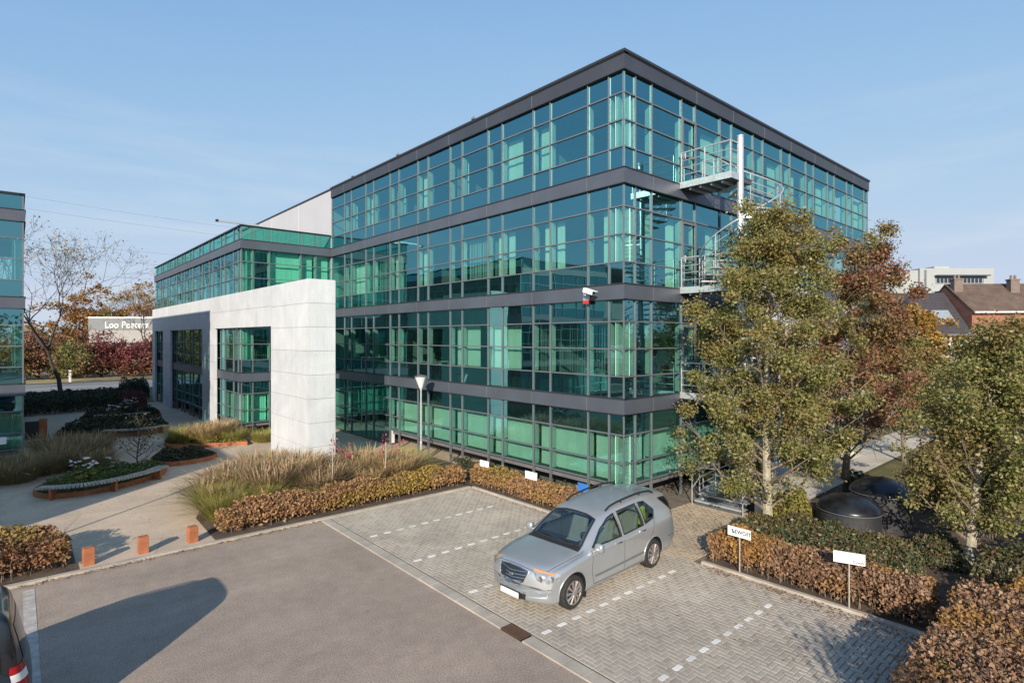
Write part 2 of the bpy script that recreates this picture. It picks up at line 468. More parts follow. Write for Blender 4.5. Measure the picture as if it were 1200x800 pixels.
def herringbone(x0, x1, y0, y1, z, name, mat, clip=None):
    """real bricks 20 x 10 cm laid in herringbone, joints open; each brick takes its own shade"""
    W = 0.105; rnd = random.Random(5)
    vs_, fs = [], []
    def brick(ax, ay, bx, by):
        if ax < x0 - 0.01 or bx > x1 + 0.01 or ay < y0 - 0.01 or by > y1 + 0.01:
            ax, bx, ay, by = max(ax, x0), min(bx, x1), max(ay, y0), min(by, y1)
            if bx - ax < 0.03 or by - ay < 0.03: return
        if clip and not clip((ax + bx) / 2, (ay + by) / 2): return
        g = 0.0048; h = z + rnd.uniform(-0.0015, 0.0015); t1 = rnd.uniform(-0.0015, 0.0015)
        b = len(vs_)
        ax += g; ay += g; bx -= g; by -= g; e = 0.006
        vs_.extend([(ax, ay, z - 0.012), (bx, ay, z - 0.012), (bx, by, z - 0.012), (ax, by, z - 0.012),
                    (ax + e, ay + e, h + t1), (bx - e, ay + e, h), (bx - e, by - e, h - t1), (ax + e, by - e, h)])
        fs.extend([(b + 4, b + 5, b + 6, b + 7), (b, b + 1, b + 5, b + 4), (b + 1, b + 2, b + 6, b + 5), (b + 2, b + 3, b + 7, b + 6), (b + 3, b, b + 4, b + 7)])
    n = int((x1 - x0 + y1 - y0) / W) + 6
    for j in range(-2, int((y1 - y0) / W) + 4):
        for k in range(-n, n):
            # each row shifts by one unit; period 4 units
            bx = x0 + (4 * k + j) * W; by = y0 + j * W
            if bx > x1 + 1 or bx < x0 - 1: continue
            brick(bx, by, bx + 2 * W, by + W)
            brick(bx + 2 * W, by - W, bx + 3 * W, by + W)
    b = MB(); b.v = vs_; b.f = fs; b.m = [0] * len(fs)
    o = b.build(name, mat, fix=False); tag(o, kind='structure'); return o
herringbone(-7.24, -1.82, -8.40, 5.58, 0.018, 'parking_bay_paving', M['brick'])
herringbone(-1.80, 4.4, -3.55, -0.75, 0.018, 'entrance_paving', M['brick2'], lambda x, y: x < 2.6 + (y + 0.75) * -0.2)

# dashed lines between the parking bays: white stones let into the bricks
b = MB()
rnd = random.Random(3)
for y in (3.33, 1.02, -1.28, -3.57, -5.86):
    x = -7.08
    while x < -2.5:
        b.hexa([(x, y - 0.05, 0.015), (x + 0.2, y - 0.05, 0.015), (x + 0.2, y + 0.05, 0.015), (x, y + 0.05, 0.015),
                (x + .004, y - 0.046, 0.0235), (x + 0.196, y - 0.046, 0.0235), (x + 0.196, y + 0.046, 0.0235), (x + .004, y + 0.046, 0.0235)])
        x += 0.42
tag(b.build('parking_bay_markings', M['paint'], fix=False), kind='structure')
b = MB(); b.quad((-14.45, -6, 0.005), (-14.25, -6, 0.005), (-14.25, 5.3, 0.005), (-14.45, 5.3, 0.005))
tag(b.build('parking_line', plain('worn_white_paint', (0.40, 0.365, 0.325), 0.8, 0, 0.3, 6, fine=0.15)), kind='structure')

def kerb(name, x0, x1, y0, y1, z, step, along):
    """row of kerb stones with open joints"""
    b = MB(); a, e = (x0, x1) if along == 'x' else (y0, y1)
    while a < e - 0.05:
        c = min(a + step, e) - 0.006
        if along == 'x': b.box(a, c, y0, y1, -0.1, z)
        else: b.box(x0, x1, a, c, -0.1, z)
        a += step
    o = b.build(name, M['concrete'], bevel=0.006); tag(o, kind='structure'); return o
kerb('gutter_kerb', -7.56, -7.285, -30, -3.46, 0.026, 0.5, 'y')
kerb('gutter_kerb', -7.56, -7.285, -2.90, 5.62, 0.026, 0.5, 'y')
kerb('path_kerb', -40, -1.82, 5.62, 5.78, 0.06, 1.0, 'x')
kerb('hedge_kerb', -1.815, -1.70, -0.55, 5.62, 0.07, 1.0, 'y')
kerb('right_hedge_kerb', -1.815, -1.70, -8.4, -3.75, 0.07, 1.0, 'y')
kerb('end_kerb', -7.24, -1.82, -8.56, -8.42, 0.12, 1.0, 'x')

# beds of soil under the planting
sheet('planting_soil', [(-10.45, 5.82), (-1.82, 5.82), (-1.82, 9), (-0.02, 9), (-0.02, 11.5), (-4.0, 17.5), (-5.3, 17.3), (-7.7, 13.9), (-9.7, 10.2), (-10.4, 8.3)], 0.05, M['soil'])
sheet('hedge_soil', rect(-1.70, 0.3, -0.55, 9), 0.052, M['soil'])
sheet('right_hedge_soil', [(-1.70, -8.4), (9, -12), (9, -3.3), (1.9, -3.6), (-1.70, -3.75)], 0.046, M['soil'])
sheet('front_hedge_soil', rect(-7.2, 9, -16, -8.57), 0.03, M['soil'])
sheet('left_hedge_soil', rect(-22, -13.45, 5.82, 8.9), 0.05, M['soil'])
sheet('side_path', [(4.6, -3.3), (4.6, -0.9), (40, -0.9), (40, -2.9), (9.5, -3.2)], 0.010, M['palepath'])
sheet('side_lawn', [(7.5, -12), (60, -12), (60, -3.1), (9.5, -3.35), (7.5, -5)], 0.004, M['lawn'])
sheet('far_verge', [(-80, 74), (80, 84), (80, 110), (-80, 100)], 0.006, M['verge'])
sheet('far_road', [(-80, 60), (80, 66), (80, 79), (-80, 74.5)], 0.012, M['road'])
b = MB(); b.quad((-80, 65.6, 0.02), (80, 72.2, 0.02), (80, 72.5, 0.02), (-80, 65.9, 0.02))
tag(b.build('far_road_line', M['white']), kind='structure')
# drain grate
dr = thing('drain_grate', 'rusty slotted drain grate let into the kerb gutter in front of the silver car', 'drain', (-7.42, -3.18, 0.026))
b = MB(); b.box(-7.56, -7.28, -3.46, -2.90, -0.05, 0.014); b.build('sump', M['black'], dr)
b = MB(); b.box(-7.56, -7.285, -3.46, -3.435, 0.0, 0.034); b.box(-7.56, -7.285, -2.925, -2.90, 0.0, 0.034)
b.box(-7.56, -7.54, -3.44, -2.92, 0.0, 0.034); b.box(-7.305, -7.285, -3.44, -2.92, 0.0, 0.034)
for i in range(9): b.box(-7.55, -7.29, -3.40 + i * 0.055, -3.37 + i * 0.055, 0.0, 0.031)
b.build('grille', plain('rusty_iron', (0.10, 0.055, 0.035), 0.85, 0.2, 0.3, 20), dr)
# ------------------------------------------------------------------ curtain wall buildings
ROOF = 14.74
BT = [3.64, 7.33, 11.03]          # tops of the cladding bands
BH = 0.52
ROWS_UP = [0.70, 0.89, 0.89, 0.70]  # heights of the four rows of panes, bottom to top, over a band
rw = random.Random(11)

def storeys(top):
    """list of (z0, [row boundaries]) for the storeys of a block"""
    r = [[0.85, 1.55, 2.46, 3.12]]
    for k in range(3):
        z = BT[k]
        nxt = (BT[k + 1] - BH) if k < 2 else ROOF - 0.62
        s = (nxt - z) / 3.18
        r.append([z, z + 0.70 * s, z + 1.59 * s, z + 2.48 * s, nxt])
    return r
ST = storeys(ROOF)

def make_window(parent, Mx, cols, rows, kinds, blind=None, posts=False, jambs=True, mats=None):
    """one window = a bay of panes between floor bands, its frame of mullions and transoms, its blind"""
    b = MB()
    for i in range(len(cols) - 1):
        for j in range(len(rows) - 1):
            t = [rw.uniform(-0.0042, 0.0042) for _ in range(3)]
            s0, s1, z0, z1 = cols[i], cols[i + 1], rows[j], rows[j + 1]
            q = [(s0, -0.05 + t[0], z0), (s1, -0.05 + t[1], z0), (s1, -0.05 + t[1] + t[2], z1), (s0, -0.05 + t[0] + t[2], z1)]
            b.quad(*[Mx(*p) for p in q], 0 if kinds[j] == 'g' else 1)
    wdw = b.build('window', mats or [M['glass'], M['spandrel']], parent, fix=False)
    f = MB()
    for k, s in enumerate(cols):
        if k == len(cols) - 1: continue
        corner = s == 0
        zlo = 0.0 if posts else rows[0]
        if not corner: f.mbox(Mx, s - 0.022, s + 0.022, -0.10, 0.0, zlo, rows[-1])
        if jambs:
            for j in range(len(rows) - 1):
                if kinds[j] == 'g':
                    f.mbox(Mx, s + (0.28 if s == 0 else -0.05), s + (0.32 if s == 0 else 0.05), -0.26, -0.103, rows[j] + 0.03, rows[j + 1] - 0.03, 1)
    for j, z in enumerate(rows):
        if j in (0, len(rows) - 1) and not (posts and j == 0): continue
        f.mbox(Mx, cols[0] + 0.026, cols[-1] - 0.026, -0.095, -0.004, z - 0.02, z + 0.02)
    f.build('frame', [M['metal'], M['jamb']], wdw)
    if blind:
        bl = MB()
        gj = [j for j in range(len(rows) - 1) if kinds[j] == 'g']
        if gj:
            zl, zh = rows[gj[0]] + 0.02, rows[gj[-1] + 1] - 0.02
            for (a, e, mode) in blind:
                s = a; step = 0.115
                while s < e:
                    ang = {'shut': 0.22, 'open': -0.74, 'half': -0.35, 'bunch': 0.9}[mode] + rw.uniform(-0.1, 0.1)
                    wv = 0.127 / 2
                    ds, dd = math.cos(ang) * wv, math.sin(ang) * wv
                    c = -0.36
                    bl.quad(Mx(s - ds, c - dd, zl), Mx(s + ds, c + dd, zl), Mx(s + ds, c + dd, zh), Mx(s - ds, c - dd, zh))
                    s += step if mode != 'bunch' else 0.05
            if bl.v: bl.build('blind', M['blind'], wdw, fix=False)
    return wdw

def band(parent, Mx, s0, s1, z0, z1, mat, d=0.05, joints=(), name='cladding_band'):
    b = MB()
    b.mbox(Mx, s0, s1, -0.14, d, z0, z1)
    b.mbox(Mx, s0, s1, -0.14, d + 0.022, z1 - 0.035, z1 + 0.004, 1)
    b.mbox(Mx, s0, s1, -0.14, d + 0.015, z0 - 0.004, z0 + 0.02, 1)
    for s in joints:
        if s0 + 0.1 < s < s1 - 0.1: b.mbox(Mx, s - 0.011, s + 0.011, -0.1, d + 0.005, z0 + 0.022, z1 - 0.037, 2)
    return b.build(name, [mat, M['coping'], M['metal']], parent)

# bays: corner bay then wide + narrow bays of 2.7 m
def bay_cols(L):
    out_ = [[0.0, 0.63, 1.53]]
    s = 1.53
    while s + 2.7 <= L - 0.5:
        out_.append([s, s + 1.8, s + 2.7]); s += 2.7
    if L - s > 0.3:
        out_.append([s, s + 1.8, L] if L - s > 1.95 else [s, L])
    return out_

# ---------------- tall block
tall = thing('office_building', 'tall four storey green glass office block with dark bands behind the silver car', 'office building', (0, 0, 0))
LX, LY = 22.85, 22.2
def ML(s, d, z): return (-d, s, z)            # left facade, x = 0, looking to -x
def MR(s, d, z): return (s, -d, z)            # right facade, y = 0, looking to -y
def blind_for(side, fl, k, cols):
    a, e = cols[0] + 0.1, cols[-1] - 0.1
    n1 = cols[1]
    if side == 'L':
        if fl == 0: return [(a, e, 'shut')]
        if fl == 1:
            if k == 0: return [(a, n1, 'half'), (n1 + 0.1, e, 'open')]
            if k == 1: return [(a, n1 - 0.05, 'open'), (n1 + 0.1, e, 'open')]
            if k == 2: return [(a + 1.0, e, 'shut')]
            if k == 3: return [(a + 0.9, e, 'shut')]
            if k in (5, 6): return [(n1 + 0.1, e, 'half')]
            return None
        if fl == 2:
            if k == 0: return [(a, n1, 'shut'), (n1 + 0.15, n1 + 0.45, 'bunch')]
            if k in (1, 2): return [(a, a + 0.2, 'bunch'), (n1 - 0.35, n1 - 0.1, 'shut'), (n1 + 0.2, n1 + 0.5, 'bunch')]
            if k in (3, 6): return [(a + 0.4, n1 - 0.1, 'half')]
            if k == 7: return [(a, e, 'shut')]
            return [(n1 + 0.1, e, 'shut')]
        if fl == 3:
            if k == 0: return [(a, n1, 'shut')]
            if k == 1: return [(n1 + 0.25, e, 'shut')]
            if k == 2: return [(a + 0.9, n1 - 0.05, 'shut'), (n1 + 0.1, n1 + 0.3, 'bunch')]
            if k in (4, 6): return [(n1 + 0.1, e, 'shut')]
            return [(n1 + 0.05, n1 + 0.25, 'bunch')] if k % 2 else None
    else:
        if fl == 0: return [(a, e, 'shut')]
        if fl == 1:
            if k == 0: return [(a, n1 - 0.2, 'shut')]
            return None if k == 1 else [(a, n1 - 0.6, 'half')]
        if k == 0: return [(a, n1 - 0.05, 'shut')]
        if fl == 2: return [(n1 - 0.4, n1 - 0.1, 'bunch')] if k < 3 else [(a, n1 - 0.7, 'shut')]
        if k == 1: return None
        if k == 2: return [(a + 0.9, e, 'shut')]
        return [(a + 0.2, n1 - 0.6, 'shut'), (n1 + 0.15, e, 'shut')] if k % 2 else [(a + 1.1, e, 'shut')]
    return None

for side, Mx, L in (('L', ML, LY), ('R', MR, LX)):
    for k, cols in enumerate(bay_cols(L)):
        for fl in range(4):
            rows = ST[fl]
            kinds = 'ggd' if fl == 0 else 'dggd'
            bl = blind_for(side, fl, k, cols)
            posts = fl == 0
            if side == 'L' and fl == 0 and cols[0] > 14:
                rows = [0.10, 0.85] + rows[1:]; kinds = 'gggd'; bl = [(cols[0] + 0.1, cols[1] - 0.9, 'half')] if k == 6 else None
            if side == 'R' and cols[0] > 1.4 and k == 1 and fl in (1, 2, 3):
                kinds = 'gggd'
            make_window(tall, Mx, cols, rows, kinds, bl, posts)
# corner posts and end posts
b = MB()
b.box(-0.004, 0.052, -0.004, 0.052, 0.0, 0.83); b.box(0.012, 0.052, 0.012, 0.052, 0.832, ROOF - 0.6)
b.box(LX - 0.05, LX + 0.004, -0.004, 0.06, 0.0, ROOF - 0.6)
b.box(-0.004, 0.06, LY - 0.05, LY + 0.004, 0.0, ROOF - 0.6)
b.build('corner_post', M['metal'], tall)
for zt in BT:
    jl = [1.53 + 2.7 * i for i in range(8)] + [3.33 + 2.7 * i for i in range(8)]
    b1 = band(tall, ML, -0.05, LY, zt - BH, zt, M['band'], joints=jl[:8])
    b2 = band(tall, MR, 0.14, LX + 0.05, zt - BH, zt, M['band'], joints=jl[:8])
band(tall, ML, -0.05, LY + 0.0, ROOF - 0.62, ROOF - 0.09, M['fascia'], joints=[4.23 + 2.7 * i for i in range(0, 7)], name='roof_fascia')
band(tall, MR, 0.14, LX + 0.05, ROOF - 0.62, ROOF - 0.09, M['fascia'], joints=[4.23 + 2.7 * i for i in range(0, 7)], name='roof_fascia')
b = MB()
b.box(-0.10, LX + 0.1, -0.10, LY, ROOF - 0.088, ROOF)
rf = b.build('roof', M['coping'], tall)
b = MB()
for y in (8.2, 14.6, 19.8):
    b.tube([(0.25, y, ROOF - .02), (0.25, y, ROOF + 0.35)], 0.035, 6); b.box(0.17, 0.33, y - .08, y + .08, ROOF + .2, ROOF + .26)
b.build('roof_vent', M['metal'], rf)
# storeys inside: slabs, ceilings, core, cross walls
for fl in range(4):
    z0 = 0.62 if fl == 0 else BT[fl - 1] - 0.30
    b = MB(); b.box(0.16, LX - 0.1, 0.16, LY - 0.1, z0, z0 + 0.26, 0)
    zc = (BT[fl] - 0.62) if fl < 3 else ROOF - 0.75
    b.box(0.16, LX - 0.1, 0.16, LY - 0.1, zc, zc + 0.1, 1)
    b.build('floor_slab', [M['carpet'], M['ceiling']], tall)
    b = MB()
    zf = z0 + 0.262
    b.box(5.4, 5.55, 5.4, LY - 0.3, zf, zc - .002); b.box(5.56, LX - 0.3, 5.4, 5.55, zf, zc - .002)
    b.build('core_wall', M['inside'], tall)
    b = MB()
    for y in ((4.23, 9.63, 15.03) if fl % 2 else (6.93, 12.33, 17.7)):
        b.box(0.45, 5.39, y - 0.05, y + 0.05, zf, zc - .002)
    for x in ((6.93, 12.33, 17.7) if fl % 2 else (9.63, 15.03)):
        b.box(x - 0.05, x + 0.05, 0.45, 5.39, zf, zc - .002)
    b.build('partition_wall', M['inside'], tall)
    # desks and cabinets behind the glass
    b = MB()
    for k in range(9):
        along = rw.random() < 0.6
        s, d = rw.uniform(1.5, 19), rw.uniform(1.0, 2.6)
        x0, y0 = (d, s) if along else (s, d)
        b.box(x0, x0 + 0.8, y0, y0 + 1.5, zf + 0.70, zf + 0.74); b.box(x0 + .1, x0 + 0.16, y0 + .1, y0 + 1.4, zf, zf + .699)
        b.box(x0 + .3, x0 + .35, y0 + .5, y0 + 1.0, zf + .80, zf + 1.12, 1); b.box(x0 + .3, x0 + .34, y0 + .7, y0 + .8, zf + .741, zf + .80, 1)
    b.build('desk', [M['jamb'], M['black']], tall)
b = MB(); b.box(1.2, LX - 1.2, 1.2, LY - 1, -0.05, 0.60); b.build('plinth', M['soffit'], tall)
# plain grey clad part further back
b = MB(); b.box(0.0, LX, LY + 0.005, 47, 0, ROOF - 0.12)
for y in (27.6, 33.0, 38.4, 43.8): b.box(-0.012, 0.01, y - 0.015, y + 0.015, 3, ROOF - 0.13, 1)
b.build('grey_wall', [M['greyclad'], plain('pale_joint', (0.55, 0.55, 0.57), 0.6)], tall)
b = MB(); b.box(-0.06, LX + 0.05, LY + 0.01, 47.05, ROOF - 0.118, ROOF - 0.03); b.build('coping', M['coping'], tall)
# emergency doors on the right facade, one per landing
for fl in (1, 2, 3):
    zb = BT[fl - 1]
    b = MB()
    for s in (3.36, 4.20): b.mbox(MR, s - 0.045, s + 0.045, -0.02, 0.03, zb + .004, zb + 2.42)
    b.mbox(MR, 3.406, 4.154, -0.02, 0.03, zb + 2.33, zb + 2.42); b.mbox(MR, 3.406, 4.154, -0.02, 0.03, zb + .004, zb + .10)
    b.mbox(MR, 3.406, 4.154, -0.02, 0.028, zb + 1.05, zb + 1.12)
    dd = b.build('emergency_door', M['metal'], tall)
    b = MB(); b.mbox(MR, 3.44, 3.47, 0.032, 0.08, zb + .95, zb + 1.2); b.build('handle', M['steel'], dd)

# ---------------- low wing behind the white portal
WX, WY0, WY1, WTOP = -5.2, 22.2, 48.0, 11.80
wing = thing('office_wing', 'lower green glass wing standing behind the white stone portal', 'office building', (WX, WY0, 0))
M['wingglass'] = glass('deep_green_glass', (0.36, 0.76, 0.63), (0.30, 0.72, 0.70), 0.22)
M['parapet'] = glass('green_parapet_glass', (0.14, 0.58, 0.44), (0.30, 0.74, 0.72), 0.32)
def MWL(s, d, z): return (WX - d, WY0 + s, z)
def MWF(s, d, z): return (WX + s, WY0 - d, z)
for side, Mx, L in (('L', MWL, WY1 - WY0), ('F', MWF, -WX)):
    cl = bay_cols(L) if side == 'L' else [[0.0, 0.63, 1.53], [1.53, 3.33, 4.23], [4.23, L - 0.06]]
    for k, cols in enumerate(cl):
        for fl in range(3):
            rows = ST[fl]; kinds = 'ggd' if fl == 0 else 'dggd'
            a, e = cols[0] + 0.1, cols[-1] - 0.1
            if fl == 0: bl = [(a, e, 'shut')]
            elif fl == 2: kinds = 'gggd' if side == 'L' else 'gggg'; bl = [(a, e, 'shut')] if side == 'F' and k else [(a, a + 0.7, 'half')]
            else: bl = [(a, e, 'half')] if k < 2 and side == 'L' else ([(a, cols[1], 'half')] if k == 0 else None)
            make_window(wing, Mx, cols, rows, kinds, bl, fl == 0, mats=[M['wingglass'], M['spandrel']] if side == 'F' else None)
        make_window(wing, Mx, cols, [BT[2], WTOP - 0.04], 'g', None, jambs=False, mats=[M['parapet'], M['spandrel']])
jl = [1.53 + 2.7 * i for i in range(10)]
for zt in BT:
    band(wing, MWL, -0.05, WY1 - WY0, zt - BH, zt, M['band'], joints=jl)
    band(wing, MWF, 0.14, -WX - 0.06, zt - BH, zt, M['band'], joints=(3.33,))
band(wing, MWL, -0.05, WY1 - WY0, WTOP - 0.04, WTOP + 0.03, M['coping'], d=0.03, name='glass_rail')
band(wing, MWF, 0.14, -WX - 0.06, WTOP - 0.04, WTOP + 0.03, M['coping'], d=0.03, name='glass_rail')
b = MB(); b.box(WX - 0.002, WX + 0.05, WY0 - 0.002, WY0 + 0.05, 0, WTOP - .04); b.build('corner_post', M['metal'], wing)
for fl in range(3):
    z0 = 0.62 if fl == 0 else BT[fl - 1] - 0.30
    zc = BT[fl] - 0.62
    b = MB(); b.box(WX + 0.16, -0.05, WY0 + 0.16, WY1, z0, z0 + 0.26, 0); b.box(WX + .16, -0.05, WY0 + .16, WY1, zc, zc + 0.1, 1)
    b.build('floor_slab', [M['carpet'], M['ceiling']], wing)
    b = MB(); b.box(-1.6, -1.5, WY0 + 3.5, WY1, z0 + .262, zc - .002); b.build('core_wall', M['inside'], wing)
    b = MB()
    for y in (27.6, 33.0, 38.4, 43.8): b.box(WX + 0.5, -1.61, y - .05, y + .05, z0 + .262, zc - .002)
    b.build('partition_wall', M['inside'], wing)
b = MB(); b.box(WX + 0.16, -0.05, WY0 + 0.16, WY1, BT[2] - 0.3, BT[2] - 0.2); b.build('roof', M['roof'], wing)
b = MB(); b.box(WX + 1, -0.1, WY0 + 1, WY1, -0.05, 0.6); b.build('plinth', M['soffit'], wing)
arm = thing('roof_gutter_arm', 'short grey metal arm sticking out over the top corner of the lower glass wing', 'roof arm', (-5.2, 22.2, WTOP + 0.05))
b = MB(); b.box(-6.35, -4.2, 22.27, 22.37, WTOP + 0.06, WTOP + 0.15); b.build('bar', M['steel'], arm)
b = MB(); b.box(-6.45, -6.33, 22.25, 22.39, WTOP + 0.045, WTOP + 0.165); b.build('end_cap', M['black'], arm)
b = MB(); b.box(-4.9, -4.1, 22.22, 22.42, WTOP + 0.033, WTOP + 0.06); b.build('foot_plate', M['steel'], arm)

# ---------------- white stone portals
def stone_mat():
    m, t, p = new_mat('white_stone_panels')
    p.inputs['Roughness'].default_value = 0.42
    tcn = N(t, 'ShaderNodeTexCoord')
    n1 = N(t, 'ShaderNodeTexNoise', Scale=0.5, Detail=8.0, Roughness=0.65, Distortion=1.2); n2 = N(t, 'ShaderNodeTexNoise', Scale=14.0, Detail=3.0)
    g = N(t, 'ShaderNodeNewGeometry')
    for n in (n1, n2): t.links.new(tcn.outputs['Object'], n.inputs['Vector'])
    rs = []
    for src, a, lo, hi in ((n1.outputs['Fac'], 0.09, .35, .65), (n2.outputs['Fac'], 0.05, .3, .7), (g.outputs['Random Per Island'], 0.035, 0, 1)):
        r = N(t, 'ShaderNodeMapRange'); r.inputs['From Min'].default_value = lo; r.inputs['From Max'].default_value = hi
        r.inputs['To Min'].default_value = 1 - a; r.inputs['To Max'].default_value = 1 + a; t.links.new(src, r.inputs['Value']); rs.append(r.outputs['Result'])
    # rain streaks running down the panels
    mps = N(t, 'ShaderNodeMapping'); mps.inputs['Scale'].default_value = (4.0, 4.0, 0.22); t.links.new(tcn.outputs['Object'], mps.inputs['Vector'])
    nst = N(t, 'ShaderNodeTexNoise', Scale=1.0, Detail=5.0, Roughness=0.7); t.links.new(mps.outputs['Vector'], nst.inputs['Vector'])
    rst = N(t, 'ShaderNodeMapRange'); rst.inputs['From Min'].default_value = .35; rst.inputs['From Max'].default_value = .6; rst.inputs['To Min'].default_value = .93; rst.inputs['To Max'].default_value = 1.02
    t.links.new(nst.outputs['Fac'], rst.inputs['Value'])
    k0 = N(t, 'ShaderNodeMath'); k0.operation = 'MULTIPLY'; t.links.new(rs[0], k0.inputs[0]); t.links.new(rst.outputs['Result'], k0.inputs[1])
    k = N(t, 'ShaderNodeMath'); k.operation = 'MULTIPLY'; t.links.new(k0.outputs[0], k.inputs[0]); t.links.new(rs[1], k.inputs[1])
    k2 = N(t, 'ShaderNodeMath'); k2.operation = 'MULTIPLY'; t.links.new(k.outputs[0], k2.inputs[0]); t.links.new(rs[2], k2.inputs[1])
    vm = N(t, 'ShaderNodeVectorMath'); vm.operation = 'SCALE'; vm.inputs[0].default_value = (0.535, 0.55, 0.57); t.links.new(k2.outputs[0], vm.inputs['Scale'])
    t.links.new(vm.outputs[0], p.inputs['Base Color'])
    return m
M['stone'] = stone_mat()
M['joint'] = plain('grey_stone_joint', (0.22, 0.22, 0.22), 0.9)

def clad(b, x0, x1, y0, y1, z0, z1, nx, ny, nz_):
    """dark core with separate stone panels on it, joints 12 mm open"""
    g = 0.006; e = 0.02
    b.box(x0 + e, x1 - e, y0 + e, y1 - e, z0, z1 - e, 1)
    def cuts(a, c, n): return [a + (c - a) * i / n for i in range(n + 1)]
    X, Y, Z = cuts(x0, x1, nx), cuts(y0, y1, ny), cuts(z0, z1, nz_)
    for k in range(nz_):
        za, zb = Z[k] + g, Z[k + 1] - g
        for j in range(ny):
            b.box(x0, x0 + e + .004, Y[j] + g, Y[j + 1] - g, za, zb); b.box(x1 - e - .004, x1, Y[j] + g, Y[j + 1] - g, za, zb)
        for i in range(nx):
            b.box(X[i] + g + (e if i == 0 else 0), X[i + 1] - g - (e if i == nx - 1 else 0), y0, y0 + e + .004, za, zb)
            b.box(X[i] + g + (e if i == 0 else 0), X[i + 1] - g - (e if i == nx - 1 else 0), y1 - e - .004, y1, za, zb)
    for i in range(nx):
        for j in range(ny):
            b.box(X[i] + g, X[i + 1] - g, Y[j] + g, Y[j + 1] - g, z1 - e - .002, z1 + 0.002)
            if z0 > 1: b.box(X[i] + g, X[i + 1] - g, Y[j] + g, Y[j + 1] - g, z0 - .002, z0 + e)

px0, px1 = -5.42, -4.24
portal = thing('stone_portal', 'tall white stone portal of thick piers before the lower glass wing', 'portal', (px0, 12.06, 0))
b = MB(); clad(b, px0, px1, 12.06, 16.65, 0, 8.04, 1, 1, 8); b.build('pier', [M['stone'], M['joint']], portal)
b = MB(); clad(b, px0, -5.28, 16.655, 47.8, 6.13, 8.04, 1, 6, 2); b.build('beam', [M['stone'], M['joint']], portal)
for y0, y1 in ((26.8, 29.9), (40.0, 43.0), (46.6, 47.8)):
    b = MB(); clad(b, px0, -5.28, y0, y1, 0, 6.125, 1, 1, 6); b.build('pier', [M['stone'], M['joint']], portal)

side_portal = thing('stone_portal', 'white stone portal half hidden by the trees along the right facade', 'portal', (5.6, -1.6, 0))
b = MB(); clad(b, 5.6, 15.6, -1.6, -1.0, 5.2, 7.6, 4, 1, 3); b.build('beam', [M['stone'], M['joint']], side_portal)
for x0, x1 in ((5.6, 7.6), (10.4, 12.0), (14.2, 15.6)):
    b = MB(); clad(b, x0, x1, -1.6, -1.0, 0, 5.19, 1, 1, 5); b.build('pier', [M['stone'], M['joint']], side_portal)

# ---------------- neighbouring block at the left edge (seen in the glass too)
BX, BY0, BY1 = -14.31, 20.7, 48.0
M['shadeglass'] = glass('shade_toned_side_glass', (0.45, 0.66, 0.58), (0.30, 0.60, 0.62), 0.13)  # unseen courtyard face: glass toned dark, less mirror, to deepen its reflected shade
M['shadespandrel'] = glass('shade_toned_side_spandrel', None, (0.30, 0.60, 0.62), 0.13, (0.005, 0.010, 0.011))  # darkened copy of the spandrel glass, shade put into its colour
nb = thing('office_building', 'green glass office block across the courtyard, cut off by the left edge', 'office building', (BX, BY0, 0))
def MBR(s, d, z): return (BX + d, BY0 + s, z)
def MBF(s, d, z): return (BX - s, BY0 - d, z)
for side, Mx, L in (('R', MBR, 25.0), ('F', MBF, 10.0)):
    for k, cols in enumerate(bay_cols(L)):
        if side == 'R' and k: cols = [cols[0], cols[0] + 1.35, cols[-1]]
        if side == 'F': cols = [0, 0.9, 1.8] if k == 0 else [c + 0.27 for c in cols]
        for fl in range(3):
            rows = ST[fl]; kinds = 'ggd' if fl == 0 else ('dggd' if fl == 1 else 'sggd')
            kinds = kinds.replace('s', 'd')
            bl = [(cols[0] + .1, cols[0] + 0.26, 'shut')] if fl else [(cols[0] + .1, cols[-1] - .1, 'shut')]
            make_window(nb, Mx, cols, rows, kinds, bl, fl == 0, mats=[M['shadeglass'], M['shadespandrel']] if side == 'R' else None)
    make_window(nb, Mx, [0, L / 4, L / 2, L * 3 / 4, L] if side == 'R' else [0, 0.9, 1.8, 4, 7, 10], [BT[2], WTOP - .16], 'd', None, jambs=False)
for zt in BT:
    band(nb, MBR, -0.05, 25, zt - BH, zt, M['band'], joints=jl); band(nb, MBF, 0.14, 10, zt - BH, zt, M['band'], joints=(1.8,))
band(nb, MBR, -0.05, 25, WTOP - .16, WTOP - .08, M['coping'], d=.03, name='roof_fascia'); band(nb, MBF, 0.14, 10, WTOP - .16, WTOP - .08, M['coping'], d=.03, name='roof_fascia')
b = MB(); b.box(BX - 0.05, BX + 0.004, BY0 - .004, BY0 + .05, 0, WTOP - .17); b.build('corner_post', M['metal'], nb)
b = MB(); b.box(BX - 26, BX - 0.2, BY0 + .2, BY1 - 2.5, WTOP - .22, WTOP - .10); b.build('roof', M['roof'], nb)
for fl in range(3):
    z0 = 0.62 if fl == 0 else BT[fl - 1] - 0.30
    b = MB(); b.box(BX - 26, BX - .16, BY0 + .16, BY1 - 2.5, z0, z0 + .26); b.build('floor_slab', M['carpet'], nb)
    b = MB(); b.box(BX - 26, BX - 4.5, BY0 + 4, BY1 - 2.6, z0 + .262, BT[fl] - .35); b.build('core_wall', M['inside'], nb)
b = MB(); b.box(BX - 26, BX - 1, BY0 + 1, BY1 - 3, -.05, .6); b.build('plinth', M['soffit'], nb)
b = MB(); clad(b, -29, -22, 4.6, 13.6, 0, 7.6, 3, 3, 7); b.build('stone_pier', [M['stone'], M['joint']], nb)
b = MB(); b.mbox(MBF, 0.55, 0.82, 0.002, 0.006, 1.12, 1.42); b.build('paper_notice', M['white'], nb)
